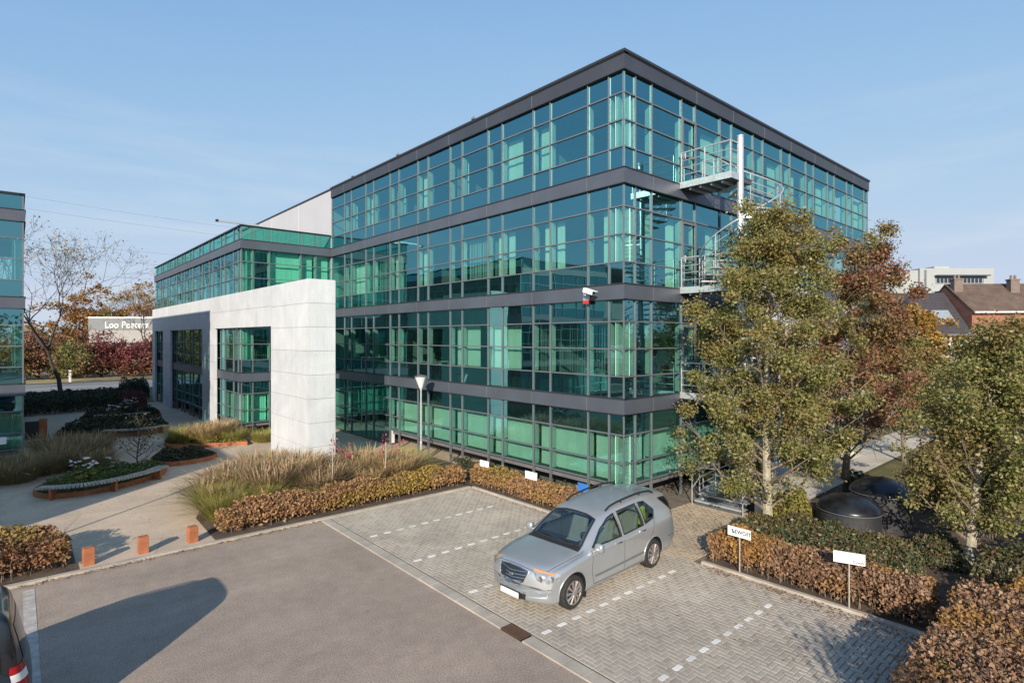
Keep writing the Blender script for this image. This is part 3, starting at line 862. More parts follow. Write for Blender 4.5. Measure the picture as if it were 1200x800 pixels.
b = MB(); b.mbox(MBF, 1.35, 1.55, 0.06, 0.16, 3.20, 3.34); b.tube([MBF(1.45, .16, 3.27), MBF(1.25, .34, 3.24)], .05, 8); b.build('wall_lamp', M['white'], nb)
# ------------------------------------------------------------------ spiral fire stair on the right facade
PX, PY = 3.75, -1.95
st = thing('spiral_staircase', 'galvanised spiral fire escape stair with railed landings winding down the right facade', 'staircase', (PX, PY, 0))
b = MB(); b.tube([(PX, PY, 0), (PX, PY, 12.35)], 0.105, 14); b.lathe([(0.0, 0), (0.12, 0), (0.12, 0.03), (0.0, 0.031)], (PX, PY, 12.33), 14); b.build('pole', M['steel'], st, smooth=False)
RO = 1.30
levels = [BT[2] - 0.02, BT[1] - 0.02, BT[0] - 0.02]
A0 = math.radians(62)        # first tread, towards the facade and away
def helix(za, zb, r, n=42, a0=A0, dz=0.0):
    # going down one storey turns clockwise once, leaving a gap for the landing
    return [(PX + r * math.cos(a0 - t * math.radians(300)), PY + r * math.sin(a0 - t * math.radians(300)), za + (zb - za) * t + dz) for t in [i / n for i in range(n + 1)]]
NT = 18
for li in range(3):
    za = levels[li]; zb = levels[li + 1] if li < 2 else 0.0
    for k in range(1, NT + 1):
        t0 = (k - 1) / NT; a = A0 - t0 * math.radians(300); a2 = A0 - (k + 0.15) / NT * math.radians(300)
        z = za + (zb - za) * k / (NT + 1)
        b = MB()
        pts = [(PX + 0.10 * math.cos(a), PY + 0.10 * math.sin(a)), (PX + RO * math.cos(a), PY + RO * math.sin(a)),
               (PX + RO * math.cos((a + a2) / 2), PY + RO * math.sin((a + a2) / 2)), (PX + RO * math.cos(a2), PY + RO * math.sin(a2)), (PX + 0.10 * math.cos(a2), PY + 0.10 * math.sin(a2))]
        b.prism(pts, z - 0.045, z)
        b.build('tread', M['steel'], st)
    b = MB()
    for dz, r in ((1.0, 0.024), (0.72, 0.013), (0.5, 0.013), (0.28, 0.013)):
        b.tube(helix(za, zb, RO, dz=dz), r, 6)
    for k in range(0, 7):
        p = helix(za, zb, RO, 6)[k]
        b.tube([(p[0], p[1], p[2] - 0.1), (p[0], p[1], p[2] + 1.0)], 0.02, 6)
    b.build('railing', M['steel'], st)
for z in levels:
    b = MB(); b.box(3.12, 4.55, -1.95, -0.075, z - 0.16, z - 0.02, 0); b.box(3.10, 4.57, -1.97, -0.06, z - 0.019, z, 0)
    for y in (-1.6, -1.2, -.8, -.4): b.box(3.2, 4.5, y - .03, y + .03, z - .24, z - .161, 1)
    ld = b.build('landing', [M['steel_dark'], M['steel']], st)
    b = MB(); b.box(3.085, 3.10, -1.985, -0.06, z - .17, z + .05); b.box(3.10, 3.68, -1.985, -1.97, z - .17, z + .05); b.build('edge_plate', M['steel'], ld)
    b = MB()
    def rail(path):
        for h, r in ((1.08, 0.026), (0.80, 0.014), (0.55, 0.014), (0.30, 0.014)):
            b.tube([(x, y, z + h) for x, y in path], r, 6)
        for x, y in path: b.tube([(x, y, z - .1), (x, y, z + 1.08)], 0.024, 6)
    rail([(3.13, -0.1), (3.13, -1.0), (3.13, -1.93), (3.62, -1.93)])
    rail([(4.53, -0.1), (4.53, -0.55)])
    b.build('railing', M['steel'], st)

# entrance steps beside the stair
es = thing('entrance_steps', 'grey metal entrance steps with a white side wall, beneath the largest olive tree', 'steps', (2.5, -2.2, 0))
b = MB()
for k in range(5):
    b.box(2.55 + 0.28 * k, 2.84 + 0.28 * k, -2.62, -0.95, 0.17 * k + 0.12, 0.17 * (k + 1))
    b.box(2.56 + 0.28 * k, 2.60 + 0.28 * k, -2.60, -0.97, 0.17 * k, 0.17 * k + .119, 1)
b.build('tread', [M['steel'], M['steel_dark']], es)
b = MB(); b.box(3.0, 5.0, -3.02, -2.80, 0, 1.25); b.build('side_wall', M['stone'], es)
b = MB()
for y in (-2.66, -0.9):
    b.tube([(2.5, y, 1.0), (3.9, y, 1.85), (5.0, y, 1.85)], 0.022, 6); b.tube([(2.5, y, .55), (3.9, y, 1.4), (5.0, y, 1.4)], 0.014, 6)
    for x, z in ((2.5, 0), (3.2, .4), (3.9, .85), (5.0, .85)): b.tube([(x, y, z), (x, y, z + (1.0 if x < 3.8 else 1.0))], 0.02, 6)
b.build('handrail', M['steel'], es)

# ------------------------------------------------------------------ CCTV camera on the second band
cc = thing('security_camera', 'white security camera with a red edged bracket on the dark band by the corner', 'camera', (-0.05, 1.25, 7.0))
b = MB(); b.box(-0.12, -0.075, 1.35, 1.62, 6.84, 7.14); b.tube([(-.1, 1.45, 7.0), (-.34, 1.32, 7.02)], 0.035, 8); b.build('bracket', M['steel'], cc)
b = MB()
d = Vector((-0.10, -0.95, -0.28)).normalized(); s = Vector((d.y, -d.x, 0)).normalized(); u = s.cross(d)
c = Vector((-0.40, 1.12, 7.10))
def bx(b, c, d, s, u, l, w_, h, mi=0):
    b.hexa([tuple(c + d * a * l / 2 + s * e * w_ / 2 + u * f * h / 2) for f in (-1, 1) for a, e in ((-1, -1), (1, -1), (1, 1), (-1, 1))], mi)
bx(b, c, d, s, u, 0.46, 0.13, 0.13); bx(b, c + u * .075 + d * .06, d, s, u, 0.56, 0.16, 0.015)
h = b.build('housing', M['white'], cc)
b = MB(); bx(b, c + d * 0.235, d, s, u, 0.015, 0.10, 0.10); b.build('lens', M['black'], h)
b = MB(); b.box(-0.16, -0.121, 1.36, 1.60, 6.72, 6.835); b.build('junction_box', plain('red_plastic', (0.45, 0.03, 0.03), 0.5), cc)

# ------------------------------------------------------------------ street lamps
def lamp_post(loc, label):
    t = thing('street_lamp', label, 'street lamp', loc, 0.3, 'cone headed path lamps')
    b = MB(); b.lathe([(0.055, 0), (0.055, 0.9), (0.042, 0.95), (0.036, 3.2), (0.05, 3.21), (0.05, 3.26)], (0, 0, 0), 12); b.build('pole', M['steel'], t, smooth=False, local=True)
    b = MB(); b.lathe([(0.05, 3.26), (0.09, 3.32), (0.255, 3.76), (0.262, 3.80), (0.258, 3.80), (0.05, 3.70)], (0, 0, 0), 20)
    sh = b.build('lamp_shade', plain('frosted_lamp_glass', (0.62, 0.63, 0.62), 0.35), t, smooth=False, local=True)
    b = MB(); b.lathe([(0.0, 3.80), (0.285, 3.802), (0.285, 3.84), (0.06, 3.90), (0, 3.905)], (0, 0, 0), 20); b.build('cap', M['metal'], t, local=True)
    b = MB()
    for a in (0.4, 2.5, 4.6): b.tube([(0.06 * math.cos(a), 0.06 * math.sin(a), 3.27), (0.275 * math.cos(a), 0.275 * math.sin(a), 3.80)], 0.012, 5)
    b.build('strut', M['metal'], t, local=True)
    return t
lamp = lamp_post((-1.07, 10.3, 0.05), 'cone headed grey street lamp standing in the bed by the glass facade')
lamp2 = dup(lamp, (-16.9, 6.6, 0.05), 0.3, 'cone headed grey street lamp beyond the left hedge, its long shadow on the path')

# ------------------------------------------------------------------ orange bollards across the path mouth
def bollard(loc, label):
    t = thing('bollard', label, 'bollard', loc, 0.06, 'rusty orange bollards across the path')
    b = MB(); b.box(-0.115, 0.115, -0.115, 0.115, 0, 0.42); b.build('post', M['orange'], t, local=True, bevel=0.008)
    b = MB(); b.box(-0.10, 0.10, -0.10, 0.10, 0.4205, 0.4245); b.build('top_plate', M['corten'], t, local=True)
    return t
bo = bollard((-13.22, 6.12, 0.02), 'orange rusty steel bollard next to the left hedge, leftmost of three')
dup(bo, (-12.08, 6.14, 0.02), 0.0, 'orange rusty steel bollard in the middle of the path mouth, between two others')
dup(bo, (-10.93, 6.18, 0.02), 0.1, 'orange rusty steel bollard next to the brown hedge and grasses, rightmost of three')

# ------------------------------------------------------------------ parking signs in the hedges
def text_mesh(parent, name, txt, size, mat, M4, ext=0.001):
    c = bpy.data.curves.new(name, 'FONT'); c.body = txt; c.size = size; c.extrude = ext; c.offset = size * 0.025 if size < 1 else 0.008; c.align_x = 'CENTER'; c.align_y = 'CENTER'
    o = bpy.data.objects.new('tmp', c); COL.objects.link(o)
    dg = bpy.context.evaluated_depsgraph_get()
    me = bpy.data.meshes.new_from_object(o.evaluated_get(dg))
    bpy.data.objects.remove(o)
    me.materials.clear(); me.materials.append(mat)
    me.transform(M4)
    ob = bpy.data.objects.new(name, me); COL.objects.link(ob); ob.parent = parent
    return ob
M['ink'] = plain('dark_ink', (0.02, 0.03, 0.04), 0.6); M['green_ink'] = plain('green_ink', (0.02, 0.25, 0.10), 0.6); M['blue'] = plain('blue_sign', (0.03, 0.16, 0.50), 0.5)
def sign(loc, rz, label, wd, hg, zt, board, tilt=0.0):
    t = thing('parking_sign', label, 'sign', loc, rz, 'small parking signs in the hedges')
    b = MB(); b.tube([(0, 0.02, 0), (0, 0.02, zt - 0.02)], 0.016, 8); b.build('post', M['wood'], t, local=True)
    b = MB(); b.box(-wd / 2, wd / 2, -0.012, 0.0, zt - hg, zt); bd = b.build('board', board, t, local=True)
    return t, bd, zt - hg / 2
FW = lambda x, z: Matrix.Translation((x, -0.0135, z)) @ Matrix.Rotation(PI / 2, 4, 'X')
# boards face the bays, to -x
t, bd, zc = sign((-1.745, -4.71, 0.05), -PI / 2, 'small white sign with a green leaf mark and dark lettering in the right hedge', 0.56, 0.22, 1.07, M['white'])
text_mesh(bd, 'lettering', 'LEWOIT', 0.125, M['ink'], FW(0.06, zc))
b = MB(); b.poly([(-0.21, -0.0135, zc + .06), (-0.15, -0.0135, zc + .05), (-0.10, -0.0135, zc - .04), (-0.15, -.0135, zc - .02)]); b.build('leaf_mark', M['green_ink'], bd, local=True, fix=False)
t, bd, zc = sign((-1.745, -7.05, 0.05), -PI / 2 + 0.35, 'small white sign with faint lines and dark corner print in the right hedge', 0.56, 0.23, 1.16, M['white'])
b = MB()
b.box(-0.05, 0.02, -.0138, -.0132, zc + .05, zc + .075); b.box(-0.17, 0.17, -.0138, -.0132, zc - .005, zc + .003)
b.build('printed_line', plain('grey_ink', (0.35, 0.36, 0.38), 0.6), bd, local=True)
text_mesh(bd, 'lettering', 'Coon', 0.085, M['ink'], FW(0.16, zc - .065))
t, bd, zc = sign((-1.25, 5.56, 0.05), -PI / 2 + 0.05, 'small plain white sign in the brown hedge, farthest from the silver car', 0.50, 0.24, 0.90, M['white'])
b = MB(); b.box(-0.12, 0.14, -.0138, -.0132, zc - .012, zc + .008); b.build('printed_line', bpy.data.materials['grey_ink'], bd, local=True)
t, bd, zc = sign((-1.25, 2.98, 0.05), -PI / 2 + 0.05, 'small plain white sign in the brown hedge, nearer the silver car', 0.56, 0.26, 0.94, M['white'])
b = MB(); b.box(-0.16, 0.18, -.0138, -.0132, zc - .012, zc + .008); b.build('printed_line', bpy.data.materials['grey_ink'], bd, local=True)
t, bd, zc = sign((-1.25, 0.62, 0.05), -PI / 2, 'small blue sign just above the roof of the silver car', 0.42, 0.30, 1.0, M['blue'])

# ------------------------------------------------------------------ black round tanks
def tank(loc, r, h, label):
    t = thing('water_tank', label, 'tank', loc, 0, 'black round tanks')
    b = MB(); b.lathe([(r * .99, 0), (r, 0.05), (r, h - .1), (r * .985, h - .09), (r * .985, h - .02), (r * .9, h - .018)], (0, 0, 0), 40)
    b.build('drum', plain('black_tank_shell', (0.028, 0.028, 0.031), 0.55, 0, 0.3, 3, 0.1, 20, fine=.2), t, local=True, smooth=False)
    b = MB(); b.lathe([(r * 1.035, h - .03), (r * 1.05, h + .0), (r * 1.03, h + .05), (r * .93, h + .15), (r * .66, h + .30), (r * .28, h + .385), (0.001, h + .395)], (0, 0, 0), 40)
    lid = b.build('lid', plain('black_tank_lid', (0.012, 0.013, 0.016), 0.30, 0, 0.7, 2.5), t, smooth=True, local=True)
    b = MB(); b.tube([(r * 1.045 * math.cos(a), r * 1.045 * math.sin(a), h - 0.02) for a in [2 * PI * i / 40 for i in range(41)]], 0.012, 6); b.build('rim', M['metal'], lid, local=True)
    b = MB(); b.box(-.14, .14, -.03, .03, h + .375, h + .42); b.build('handle', M['black'], lid, local=True)
    return t
tank((3.15, -5.45, 0.04), 0.78, 0.74, 'black round tank with a shiny domed lid, nearer of the two behind the green shrubs')
tank((4.7, -5.8, 0.04), 0.78, 1.02, 'taller black round tank with a shiny domed lid, farther of the two')

# ------------------------------------------------------------------ stakes, waste bin, marker post
for i, (x, y, h, lb) in enumerate(((-6.4, 7.45, 2.3, 'thin pale stake in front of the white stone pier'), (-4.35, 7.5, 1.75, 'thin pale stake carrying a sapling with pink leaves'))):
    t = thing('plant_stake', lb, 'stake', (x, y, 0.05), 0, 'pale plant stakes')
    b = MB(); b.tube([(x, y, 0.05), (x + .02, y, h)], 0.018, 6); b.build('cane', M['wood'], t)
    b = MB(); b.tube([(x, y, .05), (x + .01, y, .35)], 0.03, 6); b.build('sleeve', M['white'], t)
bn = thing('waste_bin', 'black waste bin with a rusty side panel by the block at the left', 'bin', (-13.9, 29.6, 0.03))
b = MB(); b.box(-14.2, -13.6, 29.4, 29.9, 0.03, 1.0); b.build('body', M['black'], bn); b = MB(); b.box(-13.595, -13.25, 29.4, 29.9, 0.03, 1.08); b.build('side_panel', M['corten'], bn)
mk = thing('marker_post', 'white roadside marker post on the straw verge beyond the road', 'post', (-9.5, 78.5, 0))
b = MB(); b.box(-9.6, -9.35, 78.4, 78.55, 0, 1.5); b.build('post', M['white'], mk); b = MB(); b.box(-9.61, -9.34, 78.39, 78.56, 1.15, 1.3); b.build('reflector', bpy.data.materials['red_plastic'], mk)
# ------------------------------------------------------------------ cars
def paint_mat(name, col, metal=0.35, rough=0.32):
    m = plain(name, col, rough, metal, 0.03, 1.5, coat=0.6)
    return m
M['silver'] = paint_mat('silver_blue_paint', (0.42, 0.44, 0.455), 0.55, 0.30)
M['blackpaint'] = paint_mat('black_car_paint', (0.010, 0.011, 0.014), 0.0, 0.25)
M['whitepaint'] = paint_mat('white_car_paint', (0.75, 0.75, 0.74), 0.0, 0.3)
M['darkpaint'] = paint_mat('dark_red_car_paint', (0.10, 0.012, 0.015), 0.1, 0.3)
M['carglass'] = glass('car_window_glass', (0.42, 0.50, 0.48), (0.9, 0.95, 0.97), 0.10)
M['privacy'] = glass('dark_car_glass', None, (0.85, 0.9, 0.95), 0.06, (0.006, 0.007, 0.008))
M['chrome'] = plain('chrome', (0.75, 0.76, 0.78), 0.12, 1.0, 0.02)
M['alloy'] = plain('alloy_rim', (0.50, 0.46, 0.43), 0.35, 0.8, 0.1)
M['seat'] = plain('grey_seat_cloth', (0.42, 0.43, 0.41), 0.9)
M['lampglass'] = plain('lamp_lens', (0.34, 0.36, 0.38), 0.08, 0.4, 0.5, 9, coat=1.0)
M['amber'] = plain('amber_lens', (0.46, 0.23, 0.10), 0.2)
M['redlens'] = plain('red_lens', (0.35, 0.008, 0.012), 0.15)
M['plate'] = plain('number_plate', (0.75, 0.74, 0.71), 0.5)
M['seam'] = plain('panel_gap', (0.05, 0.052, 0.056), 0.8)
M['hivis'] = plain('yellow_vest', (0.60, 0.75, 0.06), 0.8)

def pch(xs, ys):
    """monotone cubic through points"""
    xs = np.array(xs, float); ys = np.array(ys, float)
    o = np.argsort(xs); xs = xs[o]; ys = ys[o]
    h = np.diff(xs); d = np.diff(ys) / h
    m = np.zeros(len(xs)); m[0] = d[0]; m[-1] = d[-1]
    for i in range(1, len(xs) - 1):
        if d[i - 1] * d[i] > 0:
            w1 = 2 * h[i] + h[i - 1]; w2 = h[i] + 2 * h[i - 1]
            m[i] = (w1 + w2) / (w1 / d[i - 1] + w2 / d[i])
    def f(x):
        x = np.clip(x, xs[0], xs[-1]); i = np.clip(np.searchsorted(xs, x) - 1, 0, len(h) - 1)
        t = (x - xs[i]) / h[i]
        return (ys[i] * (1 + 2 * t) * (1 - t) ** 2 + h[i] * m[i] * t * (1 - t) ** 2 + ys[i + 1] * t * t * (3 - 2 * t) - h[i] * m[i + 1] * t * t * (1 - t))
    return f

def make_car(root, spec):
    top, bot, wid, belt, rw_, rz_ = (pch(*zip(*spec[k])) for k in ('top', 'bot', 'wid', 'belt', 'roofw', 'roofdrop'))
    x0, x1 = spec['x']
    n = 110
    u = np.linspace(0, PI, n); xs = (x0 + x1) / 2 - (x1 - x0) / 2 * np.cos(u) * 1.0
    xs[0] = x0; xs[-1] = x1
    NR = 30
    verts = []; ring_n = None
    for x in xs:
        T, B, W, BL, RWd, RD = float(top(x)), float(bot(x)), float(wid(x)), float(belt(x)), float(rw_(x)), float(rz_(x))
        BL = min(BL, T - RD - 0.01)
        zs = B + (BL - B) * np.array([0.0, 0.03, 0.12, 0.35, 0.60, 0.82, 0.95, 1.0])
        ys = W * np.array([0.80, 0.93, 0.972, 0.985, 0.992, 1.0, 0.985, 0.95])
        P = [(0.0, B), (0.45 * W, B)] + list(zip(ys, zs))
        # greenhouse side up to the roof edge
        ye, ze = RWd, T - RD
        yb = 0.95 * W
        for t in (0.25, 0.5, 0.75, 0.92):
            P.append((yb + (ye - yb) * t + 0.03 * math.sin(PI * t) * (W / 0.95), BL + (ze - BL) * t))
        P += [(ye, ze), (ye - 0.035, ze + RD * 0.32), (ye * 0.86, ze + RD * 0.62), (ye * 0.62, ze + RD * 0.86), (ye * 0.3, T - RD * 0.02), (0.0, T)]
        half = np.array(P)
        # resample a little denser with a smooth curve
        tt = np.linspace(0, len(half) - 1, NR)
        def cr(a, t):
            i = np.clip(np.floor(t).astype(int), 0, len(a) - 2); f = t - i
            p0 = a[np.maximum(i - 1, 0)]; p1 = a[i]; p2 = a[i + 1]; p3 = a[np.minimum(i + 2, len(a) - 1)]
            return 0.5 * (2 * p1 + (-p0 + p2) * f + (2 * p0 - 5 * p1 + 4 * p2 - p3) * f * f + (-p0 + 3 * p1 - 3 * p2 + p3) * f ** 3)
        hy = cr(half[:, 0], tt); hz = cr(half[:, 1], tt)
        hy[0] = 0; hy[-1] = 0
        ring = [(x, y, z) for y, z in zip(hy, hz)] + [(x, -y, z) for y, z in list(zip(hy, hz))[-2:0:-1]]
        ring_n = len(ring); verts += ring
    # nose and tail are pulled round in plan
    nose, tail = spec['round']
    V = []
    for (x, y, z) in verts:
        k = abs(y) / 0.95
        if x > x1 - 0.9: x -= nose * k ** 2.6 * ((x - (x1 - 0.9)) / 0.9)
        if x < x0 + 0.7: x += tail * k ** 3 * ((x0 + 0.7 - x) / 0.7)
        V.append((x, y, z))
    F = []
    for i in range(n - 1):
        for k in range(ring_n):
            F.append((i * ring_n + k, (i + 1) * ring_n + k, (i + 1) * ring_n + (k + 1) % ring_n, i * ring_n + (k + 1) % ring_n))
    F.append(tuple(range(ring_n))); F.append(tuple(range((n - 1) * ring_n, n * ring_n))[::-1])
    me = bpy.data.meshes.new('body'); me.from_pydata(V, [], F)
    me.materials.append(spec['paint']); me.materials.append(M['black'])
    bm = bmesh.new(); bm.from_mesh(me); bmesh.ops.recalc_face_normals(bm, faces=bm.faces); bm.to_mesh(me)
    tree_ = BVHTree.FromBMesh(bm); bm.free()
    body = bpy.data.objects.new('body', me); COL.objects.link(body)
    # wheel housings cut out
    cut = MB()
    for ax in spec['axles']:
        for sgn in (-1, 1):
            cut.lathe([(spec['arch'], 0), (spec['arch'], 0.42)], (ax, sgn * 0.62 - (0.0 if sgn > 0 else 0.42) , spec['wr'] + .01), 40, axis='y')
    co = cut.build('cutter', M['black'])
    mod = body.modifiers.new('cut', 'BOOLEAN'); mod.operation = 'DIFFERENCE'; mod.object = co; mod.solver = 'EXACT'
    dg = bpy.context.evaluated_depsgraph_get(); dg.update()
    me2 = bpy.data.meshes.new_from_object(body.evaluated_get(dg))
    body.modifiers.clear(); body.data = me2; bpy.data.objects.remove(co)
    me2.materials.clear(); me2.materials.append(spec['paint']); me2.materials.append(M['black'])
    def inside(p, poly):
        c = False; j = len(poly) - 1
        for i in range(len(poly)):
            if (poly[i][1] > p[1]) != (poly[j][1] > p[1]) and p[0] < (poly[j][0] - poly[i][0]) * (p[1] - poly[i][1]) / (poly[j][1] - poly[i][1]) + poly[i][0]: c = not c
            j = i
        return c
    def shrink(poly, k=0.035):
        cx = sum(p[0] for p in poly) / len(poly); cy = sum(p[1] for p in poly) / len(poly)
        out_ = []
        for p in poly:
            d = math.hypot(p[0] - cx, p[1] - cy) or 1
            out_.append((cx + (p[0] - cx) * (1 - k / d), cy + (p[1] - cy) * (1 - k / d)))
        return out_
    # openings behind the windows
    bm = bmesh.new(); bm.from_mesh(me2)
    kill = []
    sw = [shrink(p) for p in spec['side_windows']]; fw = shrink(spec['windscreen'])
    for f in bm.faces:
        c = f.calc_center_median()
        if any((abs((Vector((c.x, 0, c.z)) - Vector((ax, 0, spec['wr'] + .01))).length) < spec['arch'] + 0.004) and abs(c.y) < 0.915 and abs(c.y) > 0.55 and abs(f.normal.y) < 0.999 and c.z < spec['wr'] + spec['arch'] + .02
               and (abs(f.normal.y) < 0.2 or abs(c.y) < 0.66) for ax in spec['axles']): f.material_index = 1
        else: f.material_index = 0
        if not spec.get('solid'):
            if abs(f.normal.y) > 0.4 and any(inside((c.x, c.z), p) for p in sw): kill.append(f)
            elif f.normal.z > 0.25 and c.x > spec['wsx'][0] and inside((c.x, c.y), fw): kill.append(f)
    bmesh.ops.delete(bm, geom=kill, context='FACES')
    for f in bm.faces: f.smooth = True
    bm.to_mesh(me2); bm.free()
    me2.update()
    try: me2.set_sharp_from_angle(angle=math.radians(42))
    except Exception: pass
    body.parent = root
    ORIG[body.name] = (0, 0, 0)
    # patches thrown onto the body surface
    def patch(name, poly, mat, axis='side', off=0.004, sgn=1, res=0.05, parent=None, thick=0.0, direction=None, org=None):
        bm = bmesh.new()
        vs_ = [bm.verts.new((p[0], p[1], 0)) for p in poly]; bm.faces.new(vs_)
        xs_ = [p[0] for p in poly]; ys_ = [p[1] for p in poly]
        for a0, a1, k in ((min(xs_), max(xs_), 0), (min(ys_), max(ys_), 1)):
            q = a0 + res
            while q < a1:
                co_ = Vector((q, 0, 0)) if k == 0 else Vector((0, q, 0)); no_ = Vector((1, 0, 0)) if k == 0 else Vector((0, 1, 0))
                bmesh.ops.bisect_plane(bm, geom=bm.verts[:] + bm.edges[:] + bm.faces[:], plane_co=co_, plane_no=no_, dist=1e-5)
                q += res
        bm.verts.ensure_lookup_table()
        last = None
        for v in bm.verts:
            a, c = v.co.x, v.co.y
            if axis == 'side': o, d = Vector((a, 3 * sgn, c)), Vector((0, -sgn, 0))
            elif axis == 'top': o, d = Vector((a, c, 4)), Vector((0, 0, -1))
            elif axis == 'front': o, d = Vector((5, a, c)), Vector((-1, 0, 0))
            elif axis == 'rear': o, d = Vector((-5, a, c)), Vector((1, 0, 0))
            else:
                d = Vector(direction).normalized(); sx_ = Vector((-d.y, d.x, 0)).normalized()
                o = Vector(org) + sx_ * a + Vector((0, 0, c)) - d * 2.0
            hit, nrm, _, _ = tree_.ray_cast(o, d)
            if hit is None:
                hit, nrm, _, _ = tree_.find_nearest(o + d * 2.0)
            v.co = hit + nrm * off
        if thick:
            r = bmesh.ops.extrude_face_region(bm, geom=bm.faces[:])
            for g in r['geom']:
                if isinstance(g, bmesh.types.BMVert): g.co += -Vector(d) * thick if True else g.co
        bmesh.ops.recalc_face_normals(bm, faces=bm.faces)
        for f in bm.faces: f.smooth = True
        m_ = bpy.data.meshes.new(name); bm.to_mesh(m_); bm.free(); m_.materials.append(mat)
        o_ = bpy.data.objects.new(name, m_); COL.objects.link(o_); o_.parent = parent or root; ORIG[o_.name] = (0, 0, 0)
        return o_
    def seam(polys, name='panel_gap', r=0.0075):
        b = MB()
        for (pl, axis, sgn) in polys:
            pts = []
            for i in range(len(pl) - 1):
                for t in range(8):
                    a = pl[i][0] + (pl[i + 1][0] - pl[i][0]) * t / 8; c = pl[i][1] + (pl[i + 1][1] - pl[i][1]) * t / 8
                    o, d = (Vector((a, 3 * sgn, c)), Vector((0, -sgn, 0))) if axis == 'side' else ((Vector((a, c, 4)), Vector((0, 0, -1))) if axis == 'top' else (Vector((5 * sgn, a, c)), Vector((-sgn, 0, 0))))
                    h, nr, _, _ = tree_.ray_cast(o, d)
                    if h is not None: pts.append(h + nr * -0.001)
            if len(pts) > 1: b.tube(pts, r, 5)
        return b.build(name, M['seam'], body, local=True)
    # glazing
    for sgn in (1, -1):
        for i, p in enumerate(spec['side_windows']):
            g = patch('window', p, spec['glass'][i], 'side', 0.006, sgn)
            # black rubber line all round the pane
            b = MB(); pts = []
            q = p + [p[0]]
            for k in range(len(q) - 1):
                for t in range(6):
                    a = q[k][0] + (q[k + 1][0] - q[k][0]) * t / 6; c = q[k][1] + (q[k + 1][1] - q[k][1]) * t / 6
                    h, nr, _, _ = tree_.ray_cast(Vector((a, 3 * sgn, c)), Vector((0, -sgn, 0)))
                    if h is not None: pts.append(h + nr * 0.006)
            pts.append(pts[0]); b.tube(pts, 0.016, 6); b.build('window_seal', M['black'], g, local=True)
    ws = patch('windscreen', spec['windscreen'], M['carglass'] if not spec.get('solid') else M['privacy'], 'top', 0.006, res=0.06)
    b = MB(); q = spec['windscreen'] + [spec['windscreen'][0]]; pts = []
    for k in range(len(q) - 1):
        for t in range(8):
            a = q[k][0] + (q[k + 1][0] - q[k][0]) * t / 8; c = q[k][1] + (q[k + 1][1] - q[k][1]) * t / 8
            h, nr, _, _ = tree_.ray_cast(Vector((a, c, 4)), Vector((0, 0, -1)))
            if h is not None: pts.append(h + nr * 0.005)
    pts.append(pts[0]); b.tube(pts, 0.022, 6); b.build('windscreen_seal', M['black'], ws, local=True)
    patch('rear_window', spec['rear_window'], M['privacy'], 'rear', 0.006)
    # painted lips round the wheel openings
    for ax in spec['axles']:
        for sgn in (1, -1):
            b = MB(); pts = []
            for k in range(25):
                a = -0.25 + (PI + 0.5) * k / 24
                x, z = ax + math.cos(a) * (spec['arch'] + .012), spec['wr'] + .01 + math.sin(a) * (spec['arch'] + .012)
                h, nr, _, _ = tree_.ray_cast(Vector((x, 3 * sgn, z)), Vector((0, -sgn, 0)))
                if h is not None: pts.append(h + nr * .002)
            b.tube(pts, 0.014, 6); b.build('arch_lip', spec['paint'], body, local=True, smooth=True)
    # wheels
    R_ = spec['wr']
    for ax in spec['axles']:
        for sgn in (1, -1):
            y = sgn * spec['track']
            b = MB()
            b.lathe([(R_ * 0.66, -0.10), (R_ * 0.80, -0.112), (R_ * 0.93, -0.108), (R_ * 0.985, -0.085), (R_, -0.05), (R_, 0.05), (R_ * 0.985, 0.085), (R_ * 0.93, 0.108), (R_ * 0.80, 0.112), (R_ * 0.66, 0.10)], (ax, y, R_), 40, axis='y')
            wh = b.build('wheel', M['rubber'], root, smooth=False, local=True)
            b = MB(); yo = sgn * 0.112
            b.lathe([(R_ * 0.69, 0), (R_ * 0.70, sgn * 0.012), (R_ * 0.64, sgn * 0.010), (R_ * 0.62, -sgn * .03)], (ax, y + sgn * 0.10, R_), 36, axis='y')
            for k in range(10):
                a = 2 * PI * k / 10 + 0.1
                for da in (-0.05, 0.05):
                    p0 = Vector((ax + math.cos(a) * R_ * .13, y + sgn * .118, R_ + math.sin(a) * R_ * .13)); p1 = Vector((ax + math.cos(a + da * 1.6) * R_ * .66, y + sgn * .106, R_ + math.sin(a + da * 1.6) * R_ * .66))
                    b.tube([p0, p1], [0.016, 0.014], 5)
            b.lathe([(0.05, 0), (0.048, sgn * .012), (0.001, sgn * .016)], (ax, y + sgn * .118, R_), 14, axis='y')
            b.build('rim', M['alloy'], wh, local=True)
            b = MB(); b.lathe([(R_ * .66, 0), (R_ * .5, .002), (0.001, 0.002)], (ax, y + sgn * .06, R_), 24, axis='y'); b.build('brake_disc', M['steel_dark'], wh, local=True)
    return body, patch, seam, tree_

